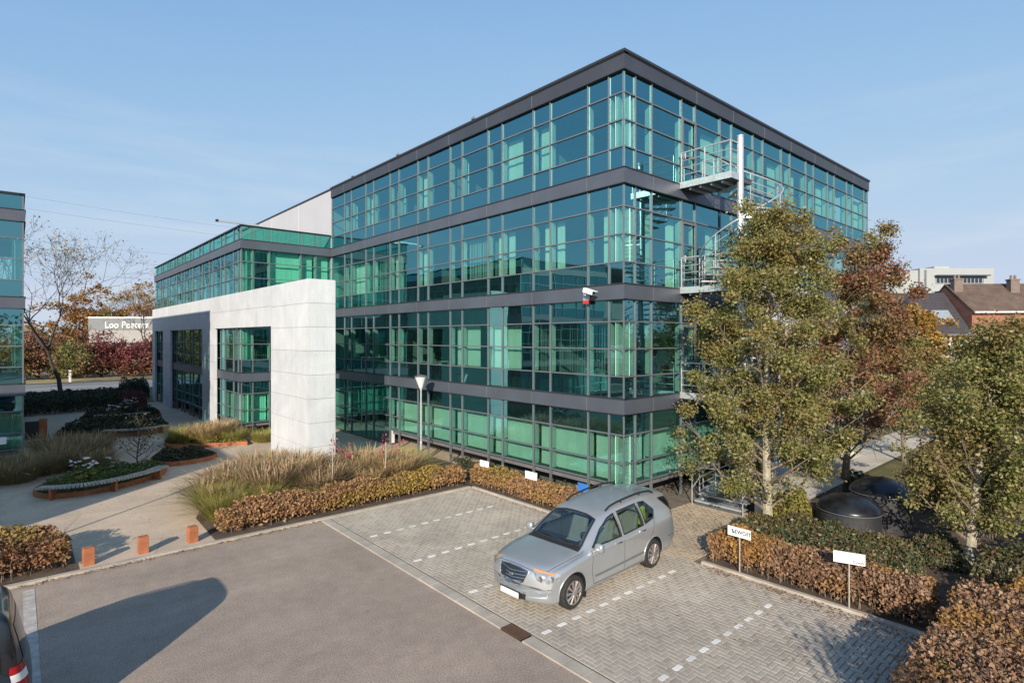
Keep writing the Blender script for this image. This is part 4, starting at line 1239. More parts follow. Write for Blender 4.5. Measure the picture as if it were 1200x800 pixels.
# --- silver people carrier
car = thing('parked_car', 'silver blue estate people carrier with black roof rails parked in the brick bay', 'car', (-4.34, -2.30, 0.022), math.radians(183.0))
spec = dict(x=(-2.555, 2.56), paint=M['silver'], axles=(1.655, -1.345), wr=0.345, arch=0.405, track=0.825, round=(0.42, 0.16),
    top=[(2.56, 0.60), (2.54, 0.72), (2.50, 0.83), (2.42, 0.90), (2.30, 0.94), (2.0, 0.985), (1.6, 1.035), (1.30, 1.065), (1.20, 1.09), (0.9, 1.29), (0.55, 1.495), (0.40, 1.565), (0.1, 1.64), (-0.5, 1.715), (-1.2, 1.745), (-1.8, 1.705), (-2.2, 1.655), (-2.34, 1.60), (-2.42, 1.42), (-2.48, 1.15), (-2.54, 0.95), (-2.555, 0.7)],
    bot=[(2.56, 0.42), (2.52, 0.28), (2.40, 0.21), (2.0, 0.20), (0, 0.22), (-2.0, 0.25), (-2.4, 0.30), (-2.555, 0.45)],
    wid=[(2.56, 0.84), (2.3, 0.90), (1.9, 0.935), (1.2, 0.945), (0, 0.955), (-1.4, 0.955), (-2.1, 0.935), (-2.4, 0.90), (-2.555, 0.86)],
    belt=[(2.56, 0.52), (2.50, 0.70), (2.40, 0.80), (2.2, 0.86), (1.6, 0.94), (1.2, 0.985), (0.6, 1.035), (-1.0, 1.10), (-2.0, 1.13), (-2.3, 1.14), (-2.45, 1.0), (-2.555, 0.62)],
    roofw=[(2.56, 0.72), (2.3, 0.76), (1.6, 0.82), (1.2, 0.80), (0.9, 0.755), (0.5, 0.675), (0.2, 0.655), (-0.5, 0.65), (-1.5, 0.635), (-2.2, 0.60), (-2.45, 0.68), (-2.555, 0.74)],
    roofdrop=[(2.56, 0.06), (2.3, 0.07), (1.6, 0.075), (1.2, 0.065), (0.9, 0.06), (0.5, 0.06), (0, 0.07), (-2.0, 0.08), (-2.4, 0.09), (-2.555, 0.06)],
    side_windows=[[(0.98, 1.075), (0.56, 1.345), (0.22, 1.50), (-0.04, 1.555), (-0.06, 1.085)],
                  [(-0.16, 1.09), (-0.14, 1.565), (-0.90, 1.60), (-0.96, 1.125)],
                  [(-1.04, 1.135), (-0.99, 1.60), (-1.24, 1.585), (-1.50, 1.36), (-1.40, 1.20)],
                  [(-1.92, 1.53), (-2.26, 1.50), (-2.37, 1.22), (-2.30, 1.20)]],
    glass=[M['carglass'], M['carglass'], M['carglass'], M['privacy']],
    windscreen=[(1.14, 0.70), (1.19, 0.40), (1.205, 0.0), (1.19, -0.40), (1.14, -0.70), (0.80, -0.635), (0.50, -0.575), (0.44, -0.3), (0.43, 0.0), (0.44, 0.3), (0.50, 0.575), (0.80, 0.635)],
    wsx=(0.3,), rear_window=[(-0.56, 1.25), (0.56, 1.25), (0.50, 1.54), (-0.50, 1.54)])
body, patch, seam, bvh = make_car(car, spec)
seam([([(1.02, 1.03), (1.06, 0.62), (0.98, 0.32), (-0.14, 0.31), (-0.11, 1.09)], 'side', s) for s in (1, -1)] +
     [([(-0.14, 0.31), (-0.86, 0.31), (-1.02, 0.56), (-1.28, 0.90), (-1.46, 1.22)], 'side', s) for s in (1, -1)] +
     [([(1.18, 0.80), (1.7, 0.79), (2.2, 0.72), (2.38, 0.60), (2.42, 0.3), (2.42, 0), (2.42, -0.3), (2.38, -0.6), (2.2, -0.72), (1.7, -.79), (1.18, -0.80)], 'top', 1)] +
     [([(-2.0, 0.62), (-2.35, 0.60)], 'side', 1)])
# sill trim strips, handles, mirrors
for s in (1, -1):
    patch('door_trim', [(0.95, 0.46), (0.95, 0.50), (-0.92, 0.53), (-0.92, 0.485)], M['metal'], 'side', 0.012, s, 0.2)
    for hx, hz in ((0.10, 0.985), (-0.86, 1.03)):
        h, nr, _, _ = bvh.ray_cast(Vector((hx, 3 * s, hz)), Vector((0, -s, 0)))
        b = MB(); b.tube([h + nr * .012 + Vector((-.11, 0, 0)), h + nr * .038 + Vector((-.07, 0, 0)), h + nr * .04 + Vector((.07, 0, 0.0)), h + nr * .012 + Vector((.11, 0, 0))], 0.017, 8)
        b.build('door_handle', M['chrome'], car, local=True)
    b = MB(); c = Vector((0.93, s * 1.03, 1.09))
    b.lathe([(0.03, -0.105), (0.085, -0.09), (0.108, -0.03), (0.108, 0.05), (0.09, 0.09), (0.03, 0.10)], c, 20, sx=0.62, sy=0.95, axis='y')
    b.tube([c + Vector((0, -s * .07, -0.06)), Vector((0.93, s * 0.90, 1.0))], 0.03, 8)
    mi = b.build('wing_mirror', M['silver'], car, local=True, smooth=True)
    b = MB(); b.hexa([tuple(c + Vector((-.071, y, z))) if k == 0 else tuple(c + Vector((-.066, y, z))) for k in (0, 1) for y, z in ((-.075, -.06), (.075, -.06), (.075, .06), (-.075, .06))]); b.build('mirror_glass', M['chrome'], mi, local=True)
    # roof rail on two feet
    b = MB(); pts = []
    for x in np.linspace(0.12, -1.86, 14):
        h, nr, _, _ = bvh.ray_cast(Vector((x, s * 0.575, 4)), Vector((0, 0, -1)))
        e = min(1, 5.5 * min(0.12 - x, x + 1.86) / 1.0 + 0.12)
        pts.append(h + Vector((0, 0, 0.062 * min(1, e))))
    b.tube(pts, 0.022, 8)
    for k in (4, 9): b.tube([pts[k], pts[k] - Vector((0, 0, .06))], 0.022, 6)
    b.build('roof_rail', M['black'], car, local=True)
    # head lamp wrapping round the corner: swept back along the wing
    dv = Vector((-0.80, -s * 0.60, 0))
    pl = [(-0.27 * s, 0.02), (-0.25 * s, -0.11), (0.04 * s, -0.15), (0.20 * s, -0.08), (0.30 * s, 0.12), (0.08 * s, 0.085)]
    hl = patch('headlight', pl, M['lampglass'], 'dir', 0.008, s, 0.06, direction=dv, org=(2.2, s * 0.68, 0.80))
    pl2 = [(-0.19 * s, 0.022), (0.08 * s, 0.078), (0.27 * s, 0.105), (0.23 * s, 0.062), (0.06 * s, 0.045), (-0.18 * s, -0.002)]
    patch('indicator', pl2, M['amber'], 'dir', 0.012, s, 0.06, parent=hl, direction=dv, org=(2.2, s * 0.68, 0.80))
    for q in (-0.10, 0.12):
        b = MB()
        o = Vector((2.2, s * 0.68, 0.745)) + Vector((-dv.y, dv.x, 0)) * q * s - dv * 2
        h, nr, _, _ = bvh.ray_cast(o, dv)
        if h is not None:
            b.lathe([(0.055, -.012), (0.058, 0.010), (0.03, 0.014), (.001, .008)], h + nr * .004, 18, axis='x'); b.build('lamp_reflector', M['chrome'], hl, local=True)
    # tail lamp, fog lamp recess, mud flap
    patch('tail_light', [(-2.50, 1.16), (-2.28, 1.20), (-2.36, 1.02), (-2.47, 0.93)], M['redlens'], 'side', 0.010, s, 0.06)
    fr = patch('bumper_vent', [(0.42 * s, 0.36), (0.78 * s, 0.38), (0.80 * s, 0.47), (0.56 * s, 0.485)], M['silver'], 'front', 0.012, s, 0.08)
    patch('bumper_slot', [(0.40 * s, 0.515), (0.84 * s, 0.535), (0.84 * s, 0.553), (0.40 * s, 0.540)], M['seam'], 'front', 0.008, s, 0.08)
    b = MB(); b.box(1.225, 1.235, s * 0.80 - .09, s * 0.80 + .09, 0.10, 0.42); b.build('mud_flap', M['black'], car, local=True)
# grille with bright slats and a small winged badge
gp = [(-0.40, 0.84), (-0.34, 0.65), (-0.18, 0.52), (0.18, 0.52), (0.34, 0.65), (0.40, 0.84), (0.14, 0.875), (-0.14, 0.875)]
gr = patch('grille', gp, M['black'], 'front', 0.006, 1, 0.05)
b = MB()
for z, hw in ((0.83, 0.375), (0.77, 0.36), (0.71, 0.34), (0.65, 0.30), (0.595, 0.24)):
    pts = []
    for y in np.linspace(-hw, hw, 11):
        h, nr, _, _ = bvh.ray_cast(Vector((5, y, z - 0.035 * (1 - abs(y) / hw))), Vector((-1, 0, 0)))
        if h is not None: pts.append(h + nr * 0.014)
    b.tube(pts, 0.0105, 6)
pts = []
for k in range(len(gp) + 1):
    a, c = gp[k % len(gp)]
    h, nr, _, _ = bvh.ray_cast(Vector((5, a, c)), Vector((-1, 0, 0)))
    if h is not None: pts.append(h + nr * .01)
b.tube(pts, 0.012, 6)
b.build('grille_slat', M['chrome'], gr, local=True)
h, nr, _, _ = bvh.ray_cast(Vector((5, 0, 0.73)), Vector((-1, 0, 0)))
b = MB(); b.lathe([(0.001, 0.028), (0.035, 0.026), (0.042, 0.0)], h, 20, axis='x', sx=1.5, sy=0.8); b.build('badge', M['chrome'], gr, local=True)
lg = patch('lower_grille', [(-0.40, 0.43), (0.40, 0.43), (0.34, 0.27), (-0.34, 0.27)], M['black'], 'front', 0.008, 1, 0.06)
b = MB()
x = bvh.ray_cast(Vector((5, 0, 0.42)), Vector((-1, 0, 0)))[0].x + 0.02
b.box(x + .012, x + .024, -0.26, 0.26, 0.305, 0.415); b.build('number_plate', M['plate'], car, local=True, bevel=0.004)
b = MB(); b.box(x - .02, x + .0115, -0.27, 0.27, 0.295, 0.425); b.build('plate_holder', M['black'], car, local=True)
# wipers and scuttle
sc = patch('scuttle', [(1.30, 0.74), (1.33, 0.4), (1.345, 0), (1.33, -0.4), (1.30, -0.74), (1.15, -0.72), (1.20, -0.4), (1.215, 0), (1.20, 0.4), (1.15, 0.72)], M['black'], 'top', 0.005, 1, 0.06)
b = MB()
for ya, yb in ((0.62, 0.08), (0.02, -0.50)):
    pa = bvh.ray_cast(Vector((1.20, ya, 4)), Vector((0, 0, -1)))[0]; pb = bvh.ray_cast(Vector((1.12, yb, 4)), Vector((0, 0, -1)))[0]
    b.tube([pa + Vector((0, 0, .025)), (pa + pb) / 2 + Vector((0, 0, .035)), pb + Vector((0, 0, .02))], 0.012, 6)
b.build('wiper', M['black'], sc, local=True)
b = MB(); b.rbox((0.92, 0.30, 1.10), 0.10, 0.30, 0.012, 0.1); b.build('dashboard_paper', M['white'], car, local=True)
# cabin
b = MB(); b.box(-2.2, 1.15, -0.80, 0.80, 0.36, 0.40); b.build('cabin_floor', M['black'], car, local=True)
b = MB(); b.box(0.72, 1.12, -0.78, 0.78, 0.78, 1.02); b.box(0.60, 0.74, -0.78, 0.78, 0.84, 0.98); b.build('dashboard', plain('grey_dashboard', (0.10, 0.11, 0.115), 0.7), car, local=True, bevel=0.03)
def seat(x, y, lean=0.16):
    b = MB(); b.hexa([(x - .02, y - .25, .55), (x + .50, y - .25, .58), (x + .50, y + .25, .58), (x - .02, y + .25, .55), (x - .04, y - .25, .72), (x + .48, y - .25, .76), (x + .48, y + .25, .76), (x - .04, y + .25, .72)])
    s_ = b.build('seat', M['seat'], car, local=True, bevel=0.05)
    b = MB(); b.hexa([(x - .10, y - .25, .62), (x + .06, y - .25, .66), (x + .06, y + .25, .66), (x - .10, y + .25, .62), (x - .10 - lean * 1.3, y - .21, 1.30), (x - .01 - lean, y - .21, 1.30), (x - .01 - lean, y + .21, 1.30), (x - .10 - lean * 1.3, y + .21, 1.30)])
    b.build('backrest', M['seat'], s_, local=True, bevel=0.05)
    b = MB(); b.hexa([(x - .22 - lean * .5, y - .13, 1.33), (x - .12 - lean * .5, y - .13, 1.33), (x - .12 - lean * .5, y + .13, 1.33), (x - .22 - lean * .5, y + .13, 1.33), (x - .24 - lean * .5, y - .11, 1.52), (x - .15 - lean * .5, y - .11, 1.52), (x - .15 - lean * .5, y + .11, 1.52), (x - .24 - lean * .5, y + .11, 1.52)])
    b.build('headrest', M['seat'], s_, local=True, bevel=0.03)
for x, y in ((0.0, 0.38), (0.0, -0.38), (-0.95, 0.40), (-0.95, 0.0), (-0.95, -0.40)): seat(x, y)
b = MB(); pts = [(0.50 + 0.07 * math.sin(a) , 0.38 + 0.19 * math.cos(a), 1.01 + 0.17 * math.sin(a)) for a in [2 * PI * i / 24 for i in range(25)]]
b.tube(pts, 0.016, 6); b.tube([(0.5, 0.2, 1.01), (0.5, 0.56, 1.01)], 0.02, 6); b.tube([(0.5, .38, 1.01), (0.75, .38, 0.93)], 0.03, 6); b.build('steering_wheel', M['black'], car, local=True)
b = MB(); b.hexa([(-1.42, .55, 1.0), (-1.2, .55, 1.0), (-1.2, .72, 1.0), (-1.42, .72, 1.0), (-1.38, .60, 1.45), (-1.24, .60, 1.45), (-1.24, .68, 1.45), (-1.38, .68, 1.45)]); b.build('yellow_vest', M['hivis'], car, local=True, bevel=0.04)

# --- black van at the lower left corner: only its rear end is in the photo
van = thing('parked_car', 'black high roofed car cut off by the lower left corner of the photo', 'car', (-16.58, -0.22, 0.006), math.radians(180))
vspec = dict(x=(-2.2, 2.2), paint=M['blackpaint'], axles=(1.35, -1.35), wr=0.32, arch=0.37, track=0.73, round=(0.3, 0.12), solid=True,
    top=[(2.2, 0.62), (2.15, 0.8), (1.9, 0.98), (1.3, 1.12), (0.55, 1.68), (0.2, 1.83), (-0.5, 1.90), (-1.3, 1.90), (-1.80, 1.88), (-1.95, 1.78), (-2.06, 1.42), (-2.14, 1.05), (-2.18, 0.9), (-2.2, 0.7)],
    bot=[(2.2, 0.4), (2.0, 0.22), (0, 0.2), (-2.0, 0.24), (-2.2, 0.42)],
    wid=[(2.2, 0.76), (1.8, 0.85), (0, 0.88), (-1.6, 0.88), (-2.0, 0.86), (-2.2, 0.82)],
    belt=[(2.2, 0.5), (2.0, 0.78), (1.3, 0.98), (0.5, 1.02), (-1.4, 1.08), (-1.8, 1.10), (-2.05, 0.98), (-2.2, 0.6)],
    roofw=[(2.2, 0.66), (1.5, 0.74), (1.0, 0.72), (0.4, 0.62), (-0.5, 0.62), (-1.4, 0.62), (-1.75, 0.64), (-2.05, 0.72), (-2.2, 0.74)],
    roofdrop=[(2.2, 0.05), (1.3, 0.06), (0.3, 0.08), (-1.5, 0.09), (-1.8, 0.08), (-2.2, 0.05)],
    side_windows=[[(0.98, 1.08), (0.42, 1.55), (-0.05, 1.70), (-0.05, 1.07)], [(-0.13, 1.08), (-0.13, 1.70), (-0.95, 1.73), (-0.98, 1.10)], [(-1.05, 1.10), (-1.02, 1.72), (-1.66, 1.70), (-1.84, 1.30), (-1.84, 1.14)]],
    glass=[M['privacy']] * 3, windscreen=[(1.16, 0.6), (1.2, 0), (1.16, -0.6), (0.6, -0.52), (0.55, 0), (0.6, 0.52)], wsx=(0.3,), rear_window=[(-0.58, 1.12), (0.58, 1.12), (0.54, 1.62), (-0.54, 1.62)])
vb, vpatch, vseam, vbvh = make_car(van, vspec)
for s in (1, -1):
    dvv = (0.55, -0.83 * s, 0)
    tl = vpatch('tail_light', [(-.13, -.17), (.13, -.17), (.12, .16), (-.12, .16)], M['redlens'], 'dir', 0.010, s, 0.05, direction=dvv, org=(-2.1, s * .82, 0.98))
    vpatch('reversing_lamp', [(-.125, -.05), (.125, -.05), (.122, .055), (-.122, .055)], M['plate'], 'dir', 0.014, s, 0.05, parent=tl, direction=dvv, org=(-2.1, s * .82, 0.98))
    b = MB(); pts = []
    for x in np.linspace(0.2, -1.45, 10):
        h = vbvh.ray_cast(Vector((x, s * 0.52, 4)), Vector((0, 0, -1)))[0]; pts.append(h + Vector((0, 0, 0.05 if -1.4 < x < 0.15 else 0.0)))
    b.tube(pts, 0.016, 6); b.build('roof_rail', M['black'], van, local=True)
vseam([([(-0.09, 0.3), (-0.09, 1.06)], 'side', 1), ([(-1.0, 0.5), (-1.02, 1.08)], 'side', 1), ([(-1.72, 1.10), (-1.88, 0.95), (-1.9, 0.6)], 'side', 1), ([(-1.55, -.5), (-1.55, 0), (-1.55, .5)], 'top', 1)])

# --- two small cars beyond the lawn, mostly hidden by leaves
def far_car(loc, rz, paint, label):
    r = thing('parked_car', label, 'car', loc, rz)
    sp = dict(vspec); sp['paint'] = paint
    sp['top'] = [(x, z * 0.80 if z > 1.15 else z) for x, z in vspec['top']]
    sp['side_windows'] = [[(x, z * .82 if z > 1.2 else z * .96) for x, z in p] for p in vspec['side_windows']]
    sp['rear_window'] = [(y, z * .84) for y, z in vspec['rear_window']]
    sp['belt'] = [(x, z * 0.92) for x, z in vspec['belt']]
    bb, pt, se, bv = make_car(r, sp)
    for s in (1, -1):
        pt('tail_light', [(-2.14, 0.70), (-1.95, 0.72), (-1.97, 0.92), (-2.10, 0.90)], M['redlens'], 'side', 0.008, s, 0.08)
        pt('headlight', [(2.05, 0.66), (1.75, 0.70), (1.72, 0.82), (1.95, 0.78)], M['lampglass'], 'side', 0.008, s, 0.08)
    return r
far_car((31.5, -1.6, 0.01), 1.2, M['darkpaint'], 'dark red car parked beyond the lawn, glimpsed between the leaves')
far_car((44.5, 1.5, 0.0), 0.9, M['whitepaint'], 'white car parked farther off, its roof glimpsed between yellowing leaves')
# ------------------------------------------------------------------ foliage
def leaves_mesh(name, P, size, mat, parent=None, seed=0, asp=0.55, jit=0.35, up=0.3, thin=None, off=(0, 0, 0)):
    """one mesh of many small folded leaves at points P (n x 3)"""
    r = np.random.default_rng(seed)
    n = len(P)
    nrm = r.normal(size=(n, 3)); nrm[:, 2] = np.abs(nrm[:, 2]) * (1 + up) ; nrm /= np.linalg.norm(nrm, axis=1)[:, None]
    t = r.normal(size=(n, 3)); t -= nrm * np.sum(t * nrm, axis=1)[:, None]; t /= np.linalg.norm(t, axis=1)[:, None]
    bt = np.cross(nrm, t)
    s = size * (1 + jit * r.uniform(-1, 1, n))[:, None]
    P = P - np.array(off)
    a = P - t * s * 0.5; c = P + t * s * 0.5
    mid = P + nrm * s * 0.10
    b_ = mid + bt * s * asp * 0.5; d_ = mid - bt * s * asp * 0.5
    V = np.stack([a, b_, c, d_], axis=1).reshape(-1, 3)
    me = bpy.data.meshes.new(name)
    me.vertices.add(4 * n); me.vertices.foreach_set('co', V.astype(np.float32).ravel())
    me.loops.add(4 * n); me.loops.foreach_set('vertex_index', np.arange(4 * n, dtype=np.int32))
    me.polygons.add(n); me.polygons.foreach_set('loop_start', np.arange(0, 4 * n, 4, dtype=np.int32)); me.polygons.foreach_set('loop_total', np.full(n, 4, dtype=np.int32))
    me.update(calc_edges=True); me.validate()
    me.materials.append(mat)
    o = bpy.data.objects.new(name, me); COL.objects.link(o)
    if parent is not None: o.parent = parent
    return o

def blades_mesh(name, roots, dirs, length, width, mat, parent=None, seed=0, droop=0.6, off=(0, 0, 0), plume=None):
    """grass: each blade a strip of three segments bending outwards; plume = (share, material index 1)"""
    r = np.random.default_rng(seed); n = len(roots)
    L = length * (0.6 + 0.5 * r.random(n)); az = np.arctan2(dirs[:, 1], dirs[:, 0]) + r.normal(0, .75, n)
    droop = droop * r.uniform(0.3, 1.7, n)
    lean = np.linalg.norm(dirs, axis=1) * r.uniform(0.5, 1.4, n)
    V = []; seg = 4
    ts = np.linspace(0, 1, seg + 1)
    side = np.stack([-np.sin(az), np.cos(az), np.zeros(n)], axis=1)
    isp = r.random(n) < (plume or 0)
    for t in ts:
        out_ = L * (lean * t + droop * lean * t * t)
        up_ = L * (t - 0.45 * droop * t * t * (0.4 + lean))
        c = np.stack([roots[:, 0] + np.cos(az) * out_, roots[:, 1] + np.sin(az) * out_, roots[:, 2] + up_], axis=1) - np.array(off)
        wv = np.where(isp, width * (0.35 if t < 0.6 else (2.4 if t < 0.95 else 0.5)), width * (1 - t * 0.85))
        V.append(c - side * wv[:, None] / 2); V.append(c + side * wv[:, None] / 2)
    V = np.stack(V, axis=1)          # n x 2(seg+1) x 3
    k = 2 * (seg + 1)
    idx = []
    base = np.arange(n)[:, None] * k
    faces = np.array([[2 * i, 2 * i + 1, 2 * i + 3, 2 * i + 2] for i in range(seg)])
    FI = (base[:, :, None] + faces[None]).reshape(-1, 4)
    me = bpy.data.meshes.new(name); nv = n * k; nf = len(FI)
    me.vertices.add(nv); me.vertices.foreach_set('co', V.astype(np.float32).ravel())
    me.loops.add(4 * nf); me.loops.foreach_set('vertex_index', FI.astype(np.int32).ravel())
    me.polygons.add(nf); me.polygons.foreach_set('loop_start', np.arange(0, 4 * nf, 4, dtype=np.int32)); me.polygons.foreach_set('loop_total', np.full(nf, 4, dtype=np.int32))
    mi = np.zeros(nf, dtype=np.int32)
    if plume:
        pf = np.repeat(isp, seg).reshape(n, seg); pf[:, :2] = False; mi = pf.reshape(-1).astype(np.int32)
    for m_ in (mat if isinstance(mat, (list, tuple)) else [mat]): me.materials.append(m_)
    me.polygons.foreach_set('material_index', mi)
    me.update(calc_edges=True)
    o = bpy.data.objects.new(name, me); COL.objects.link(o)
    if parent is not None: o.parent = parent
    return o

OLIVE = [(0.145, 0.165, 0.045), (0.205, 0.220, 0.065), (0.280, 0.265, 0.085), (0.155, 0.185, 0.060), (0.310, 0.265, 0.100), (0.225, 0.165, 0.070)]
REDL = [(0.22, 0.075, 0.055), (0.18, 0.10, 0.045), (0.26, 0.10, 0.07), (0.17, 0.13, 0.04), (0.27, 0.14, 0.07)]
M['leaf_olive'] = island('olive_pear_leaves', OLIVE, 0.5, 0.34, [(0.25, 0.20, 0.065), (0.19, 0.19, 0.06), (0.31, 0.25, 0.085), (0.29, 0.17, 0.07)], 0.6, spec=0.5)
M['leaf_mixed'] = island('turning_pear_leaves', OLIVE, 0.5, 0.34, REDL, 0.33, spec=0.5)
M['leaf_red'] = island('red_turning_leaves', [(0.20, 0.14, 0.05), (0.23, 0.085, 0.055), (0.28, 0.10, 0.075), (0.19, 0.055, 0.055), (0.17, 0.14, 0.045), (0.27, 0.15, 0.07)], 0.5, 0.28, OLIVE, 0.35, spec=0.4)
M['leaf_yellow'] = island('yellow_leaves', [(0.34, 0.20, 0.035), (0.42, 0.25, 0.05), (0.28, 0.19, 0.05), (0.30, 0.14, 0.035), (0.18, 0.15, 0.04)], 0.6, 0.3)
M['leaf_beech'] = island('copper_beech_hedge_leaves', [(0.33, 0.175, 0.090), (0.26, 0.130, 0.068), (0.40, 0.235, 0.120), (0.20, 0.110, 0.062), (0.36, 0.19, 0.085), (0.30, 0.20, 0.085), (0.44, 0.29, 0.16)], 0.65, 0.2, [(0.33, 0.22, 0.05), (0.40, 0.26, 0.06), (0.26, 0.17, 0.06), (0.20, 0.16, 0.04)], 0.55)
M['leaf_brown'] = island('brown_beech_hedge_leaves', [(0.27, 0.150, 0.090), (0.21, 0.115, 0.070), (0.34, 0.21, 0.13), (0.16, 0.095, 0.060), (0.30, 0.18, 0.10), (0.38, 0.26, 0.17)], 0.7, 0.2, [(0.34, 0.19, 0.055), (0.28, 0.13, 0.05), (0.40, 0.25, 0.07), (0.22, 0.11, 0.05)], 0.8)
M['leaf_green'] = island('evergreen_shrub_leaves', [(0.050, 0.066, 0.024), (0.075, 0.090, 0.034), (0.038, 0.052, 0.022), (0.10, 0.105, 0.040), (0.06, 0.075, 0.030), (0.13, 0.12, 0.055), (0.20, 0.065, 0.035)], 0.45, 0.15, [(0.11, 0.10, 0.035), (0.15, 0.12, 0.05), (0.07, 0.08, 0.03), (0.13, 0.07, 0.035)], 0.6, spec=0.5)
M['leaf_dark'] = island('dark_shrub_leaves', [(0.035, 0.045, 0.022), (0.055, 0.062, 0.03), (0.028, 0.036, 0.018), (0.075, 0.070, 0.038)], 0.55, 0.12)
M['leaf_fresh'] = island('fresh_green_leaves', [(0.075, 0.115, 0.028), (0.11, 0.15, 0.035), (0.06, 0.095, 0.028), (0.15, 0.17, 0.045)], 0.5, 0.25)
M['leaf_lime'] = island('yellow_green_leaves', [(0.20, 0.19, 0.035), (0.26, 0.22, 0.045), (0.15, 0.16, 0.035), (0.30, 0.23, 0.06)], 0.6, 0.25)
M['leaf_crimson'] = island('crimson_hedge_leaves', [(0.17, 0.035, 0.045), (0.22, 0.055, 0.06), (0.12, 0.025, 0.035), (0.26, 0.10, 0.085), (0.14, 0.06, 0.04)], 0.6, 0.25, [(0.24, 0.12, 0.07), (0.20, 0.08, 0.05), (0.30, 0.18, 0.10)], 0.10)
M['leaf_orange'] = island('orange_autumn_leaves', [(0.33, 0.15, 0.04), (0.26, 0.12, 0.045), (0.38, 0.21, 0.06), (0.22, 0.14, 0.05)], 0.6, 0.25, [(0.20, 0.17, 0.06), (0.26, 0.20, 0.07)], 0.12)
M['leaf_rust'] = island('rust_brown_leaves', [(0.24, 0.10, 0.06), (0.20, 0.13, 0.08), (0.28, 0.15, 0.10), (0.15, 0.09, 0.05), (0.20, 0.06, 0.05)], 0.7, 0.25)
M['leaf_pale'] = island('pale_dry_leaves', [(0.42, 0.35, 0.24), (0.50, 0.43, 0.32), (0.36, 0.28, 0.18)], 0.7, 0.3)
M['blade'] = island('green_gold_grass', [(0.24, 0.245, 0.055), (0.32, 0.30, 0.075), (0.38, 0.31, 0.11), (0.20, 0.23, 0.05)], 0.7, 0.25)
M['blade_gold'] = island('golden_grass', [(0.44, 0.32, 0.13), (0.52, 0.40, 0.19), (0.37, 0.26, 0.10), (0.28, 0.24, 0.075)], 0.7, 0.25)
M['blade_dull'] = island('dull_brown_grass', [(0.26, 0.19, 0.095), (0.32, 0.24, 0.13), (0.20, 0.165, 0.065), (0.17, 0.165, 0.05)], 0.75, 0.2)
M['plume'] = island('grass_plumes', [(0.40, 0.28, 0.17), (0.33, 0.21, 0.13), (0.48, 0.36, 0.22), (0.27, 0.165, 0.115)], 0.85, 0.25)
M['flower_white'] = plain('white_petals', (0.75, 0.74, 0.70), 0.7)
M['flower_pink'] = island('pink_leaves', [(0.45, 0.10, 0.15), (0.35, 0.05, 0.08), (0.5, 0.18, 0.2)], 0.6, 0.3)

def tree(name, label, loc, h, clear, rad, mat, nleaf, lsize, seed, group=None, bark=None, tr=0.11, prof=None, nl=46, spread=0.42, lean=(0, 0), clump=0.52, sparse=0.0):
    """tapered trunk, rising limbs with side twigs, leaves in clumps round the twigs"""
    r = np.random.default_rng(seed)
    t = thing(name, label, 'tree', loc, 0, group)
    x0, y0, z0 = loc
    bark = bark or M['bark']
    prof = prof or (lambda q: math.sin(PI * min(1, max(0, q)) ** 0.62) ** 0.75)
    b = MB()
    trunk = []
    for i in range(9):
        q = i / 8
        trunk.append((x0 + lean[0] * q + 0.05 * math.sin(q * 7 + seed), y0 + lean[1] * q + 0.05 * math.cos(q * 5 + seed), z0 - 0.1 + (h * 0.93 + .1) * q))
    tk = MB()
    tk.tube(trunk, [tr * (1.25 if i == 0 else 1) * (1 - 0.88 * i / 8) + 0.008 for i in range(9)], 9)
    def tp(q): 
        k = q * 8; i = min(7, int(k)); f = k - i
        return np.array([trunk[i][j] + (trunk[i + 1][j] - trunk[i][j]) * f for j in range(3)])
    centers = []; wts = []
    for k in range(nl):
        q = (k + r.random()) / nl
        zq = clear / h + (0.95 - clear / h) * q
        p0 = tp(max(0.06, zq * 0.92 - 0.09 * (1 - q)))
        R = rad * prof(q) * (0.72 + 0.42 * r.random())
        a = k * 2.399 + r.normal(0, 0.35)
        end = np.array([tp(zq)[0] + math.cos(a) * R, tp(zq)[1] + math.sin(a) * R, z0 + zq * h + R * spread * r.uniform(0.3, 1.1) * (1 - 0.5 * q)])
        midp = p0 * 0.5 + end * 0.5 + np.array([0, 0, -0.10 * R]) + r.normal(0, 0.06 * R, 3)
        br = 0.016 + 0.028 * (1 - q) * (tr / 0.11)
        b.tube([p0, midp, end], [br, br * 0.6, br * 0.2], 5, cap=False)
        for m_ in range(5):
            f = 0.35 + 0.65 * (m_ + r.random()) / 5
            c = (midp + (end - midp) * (f - 0.5) * 2) if f > 0.5 else (p0 + (midp - p0) * f * 2)
            tw = c + r.normal(0, 0.26 * rad * clump, 3) + np.array([0, 0, 0.10])
            b.tube([c, (c + tw) / 2 + r.normal(0, .03, 3), tw], [br * 0.35, br * .25, 0.004], 4, cap=False)
            if r.random() > sparse:
                centers.append(tw); wts.append(0.5 + f)
    tk.build('trunk', bark, t)
    b.build('limb', M['bark'] if bark is M['pale_bark'] else bark, t)
    centers = np.array(centers); wts = np.array(wts) * (0.15 + r.random(len(wts)) ** 1.6 * 1.6); wts /= wts.sum()
    ci = r.choice(len(centers), nleaf, p=wts)
    sig = clump * 0.35 * (0.7 + 0.6 * r.random(len(centers)))[ci][:, None]
    P = centers[ci] + r.normal(size=(nleaf, 3)) * sig * np.array([1, 1, 0.8])
    P = P[P[:, 2] > z0 + clear * 0.72]
    leaves_mesh('crown', P, lsize, mat, t, seed, asp=0.62, jit=0.55, off=loc)
    return t

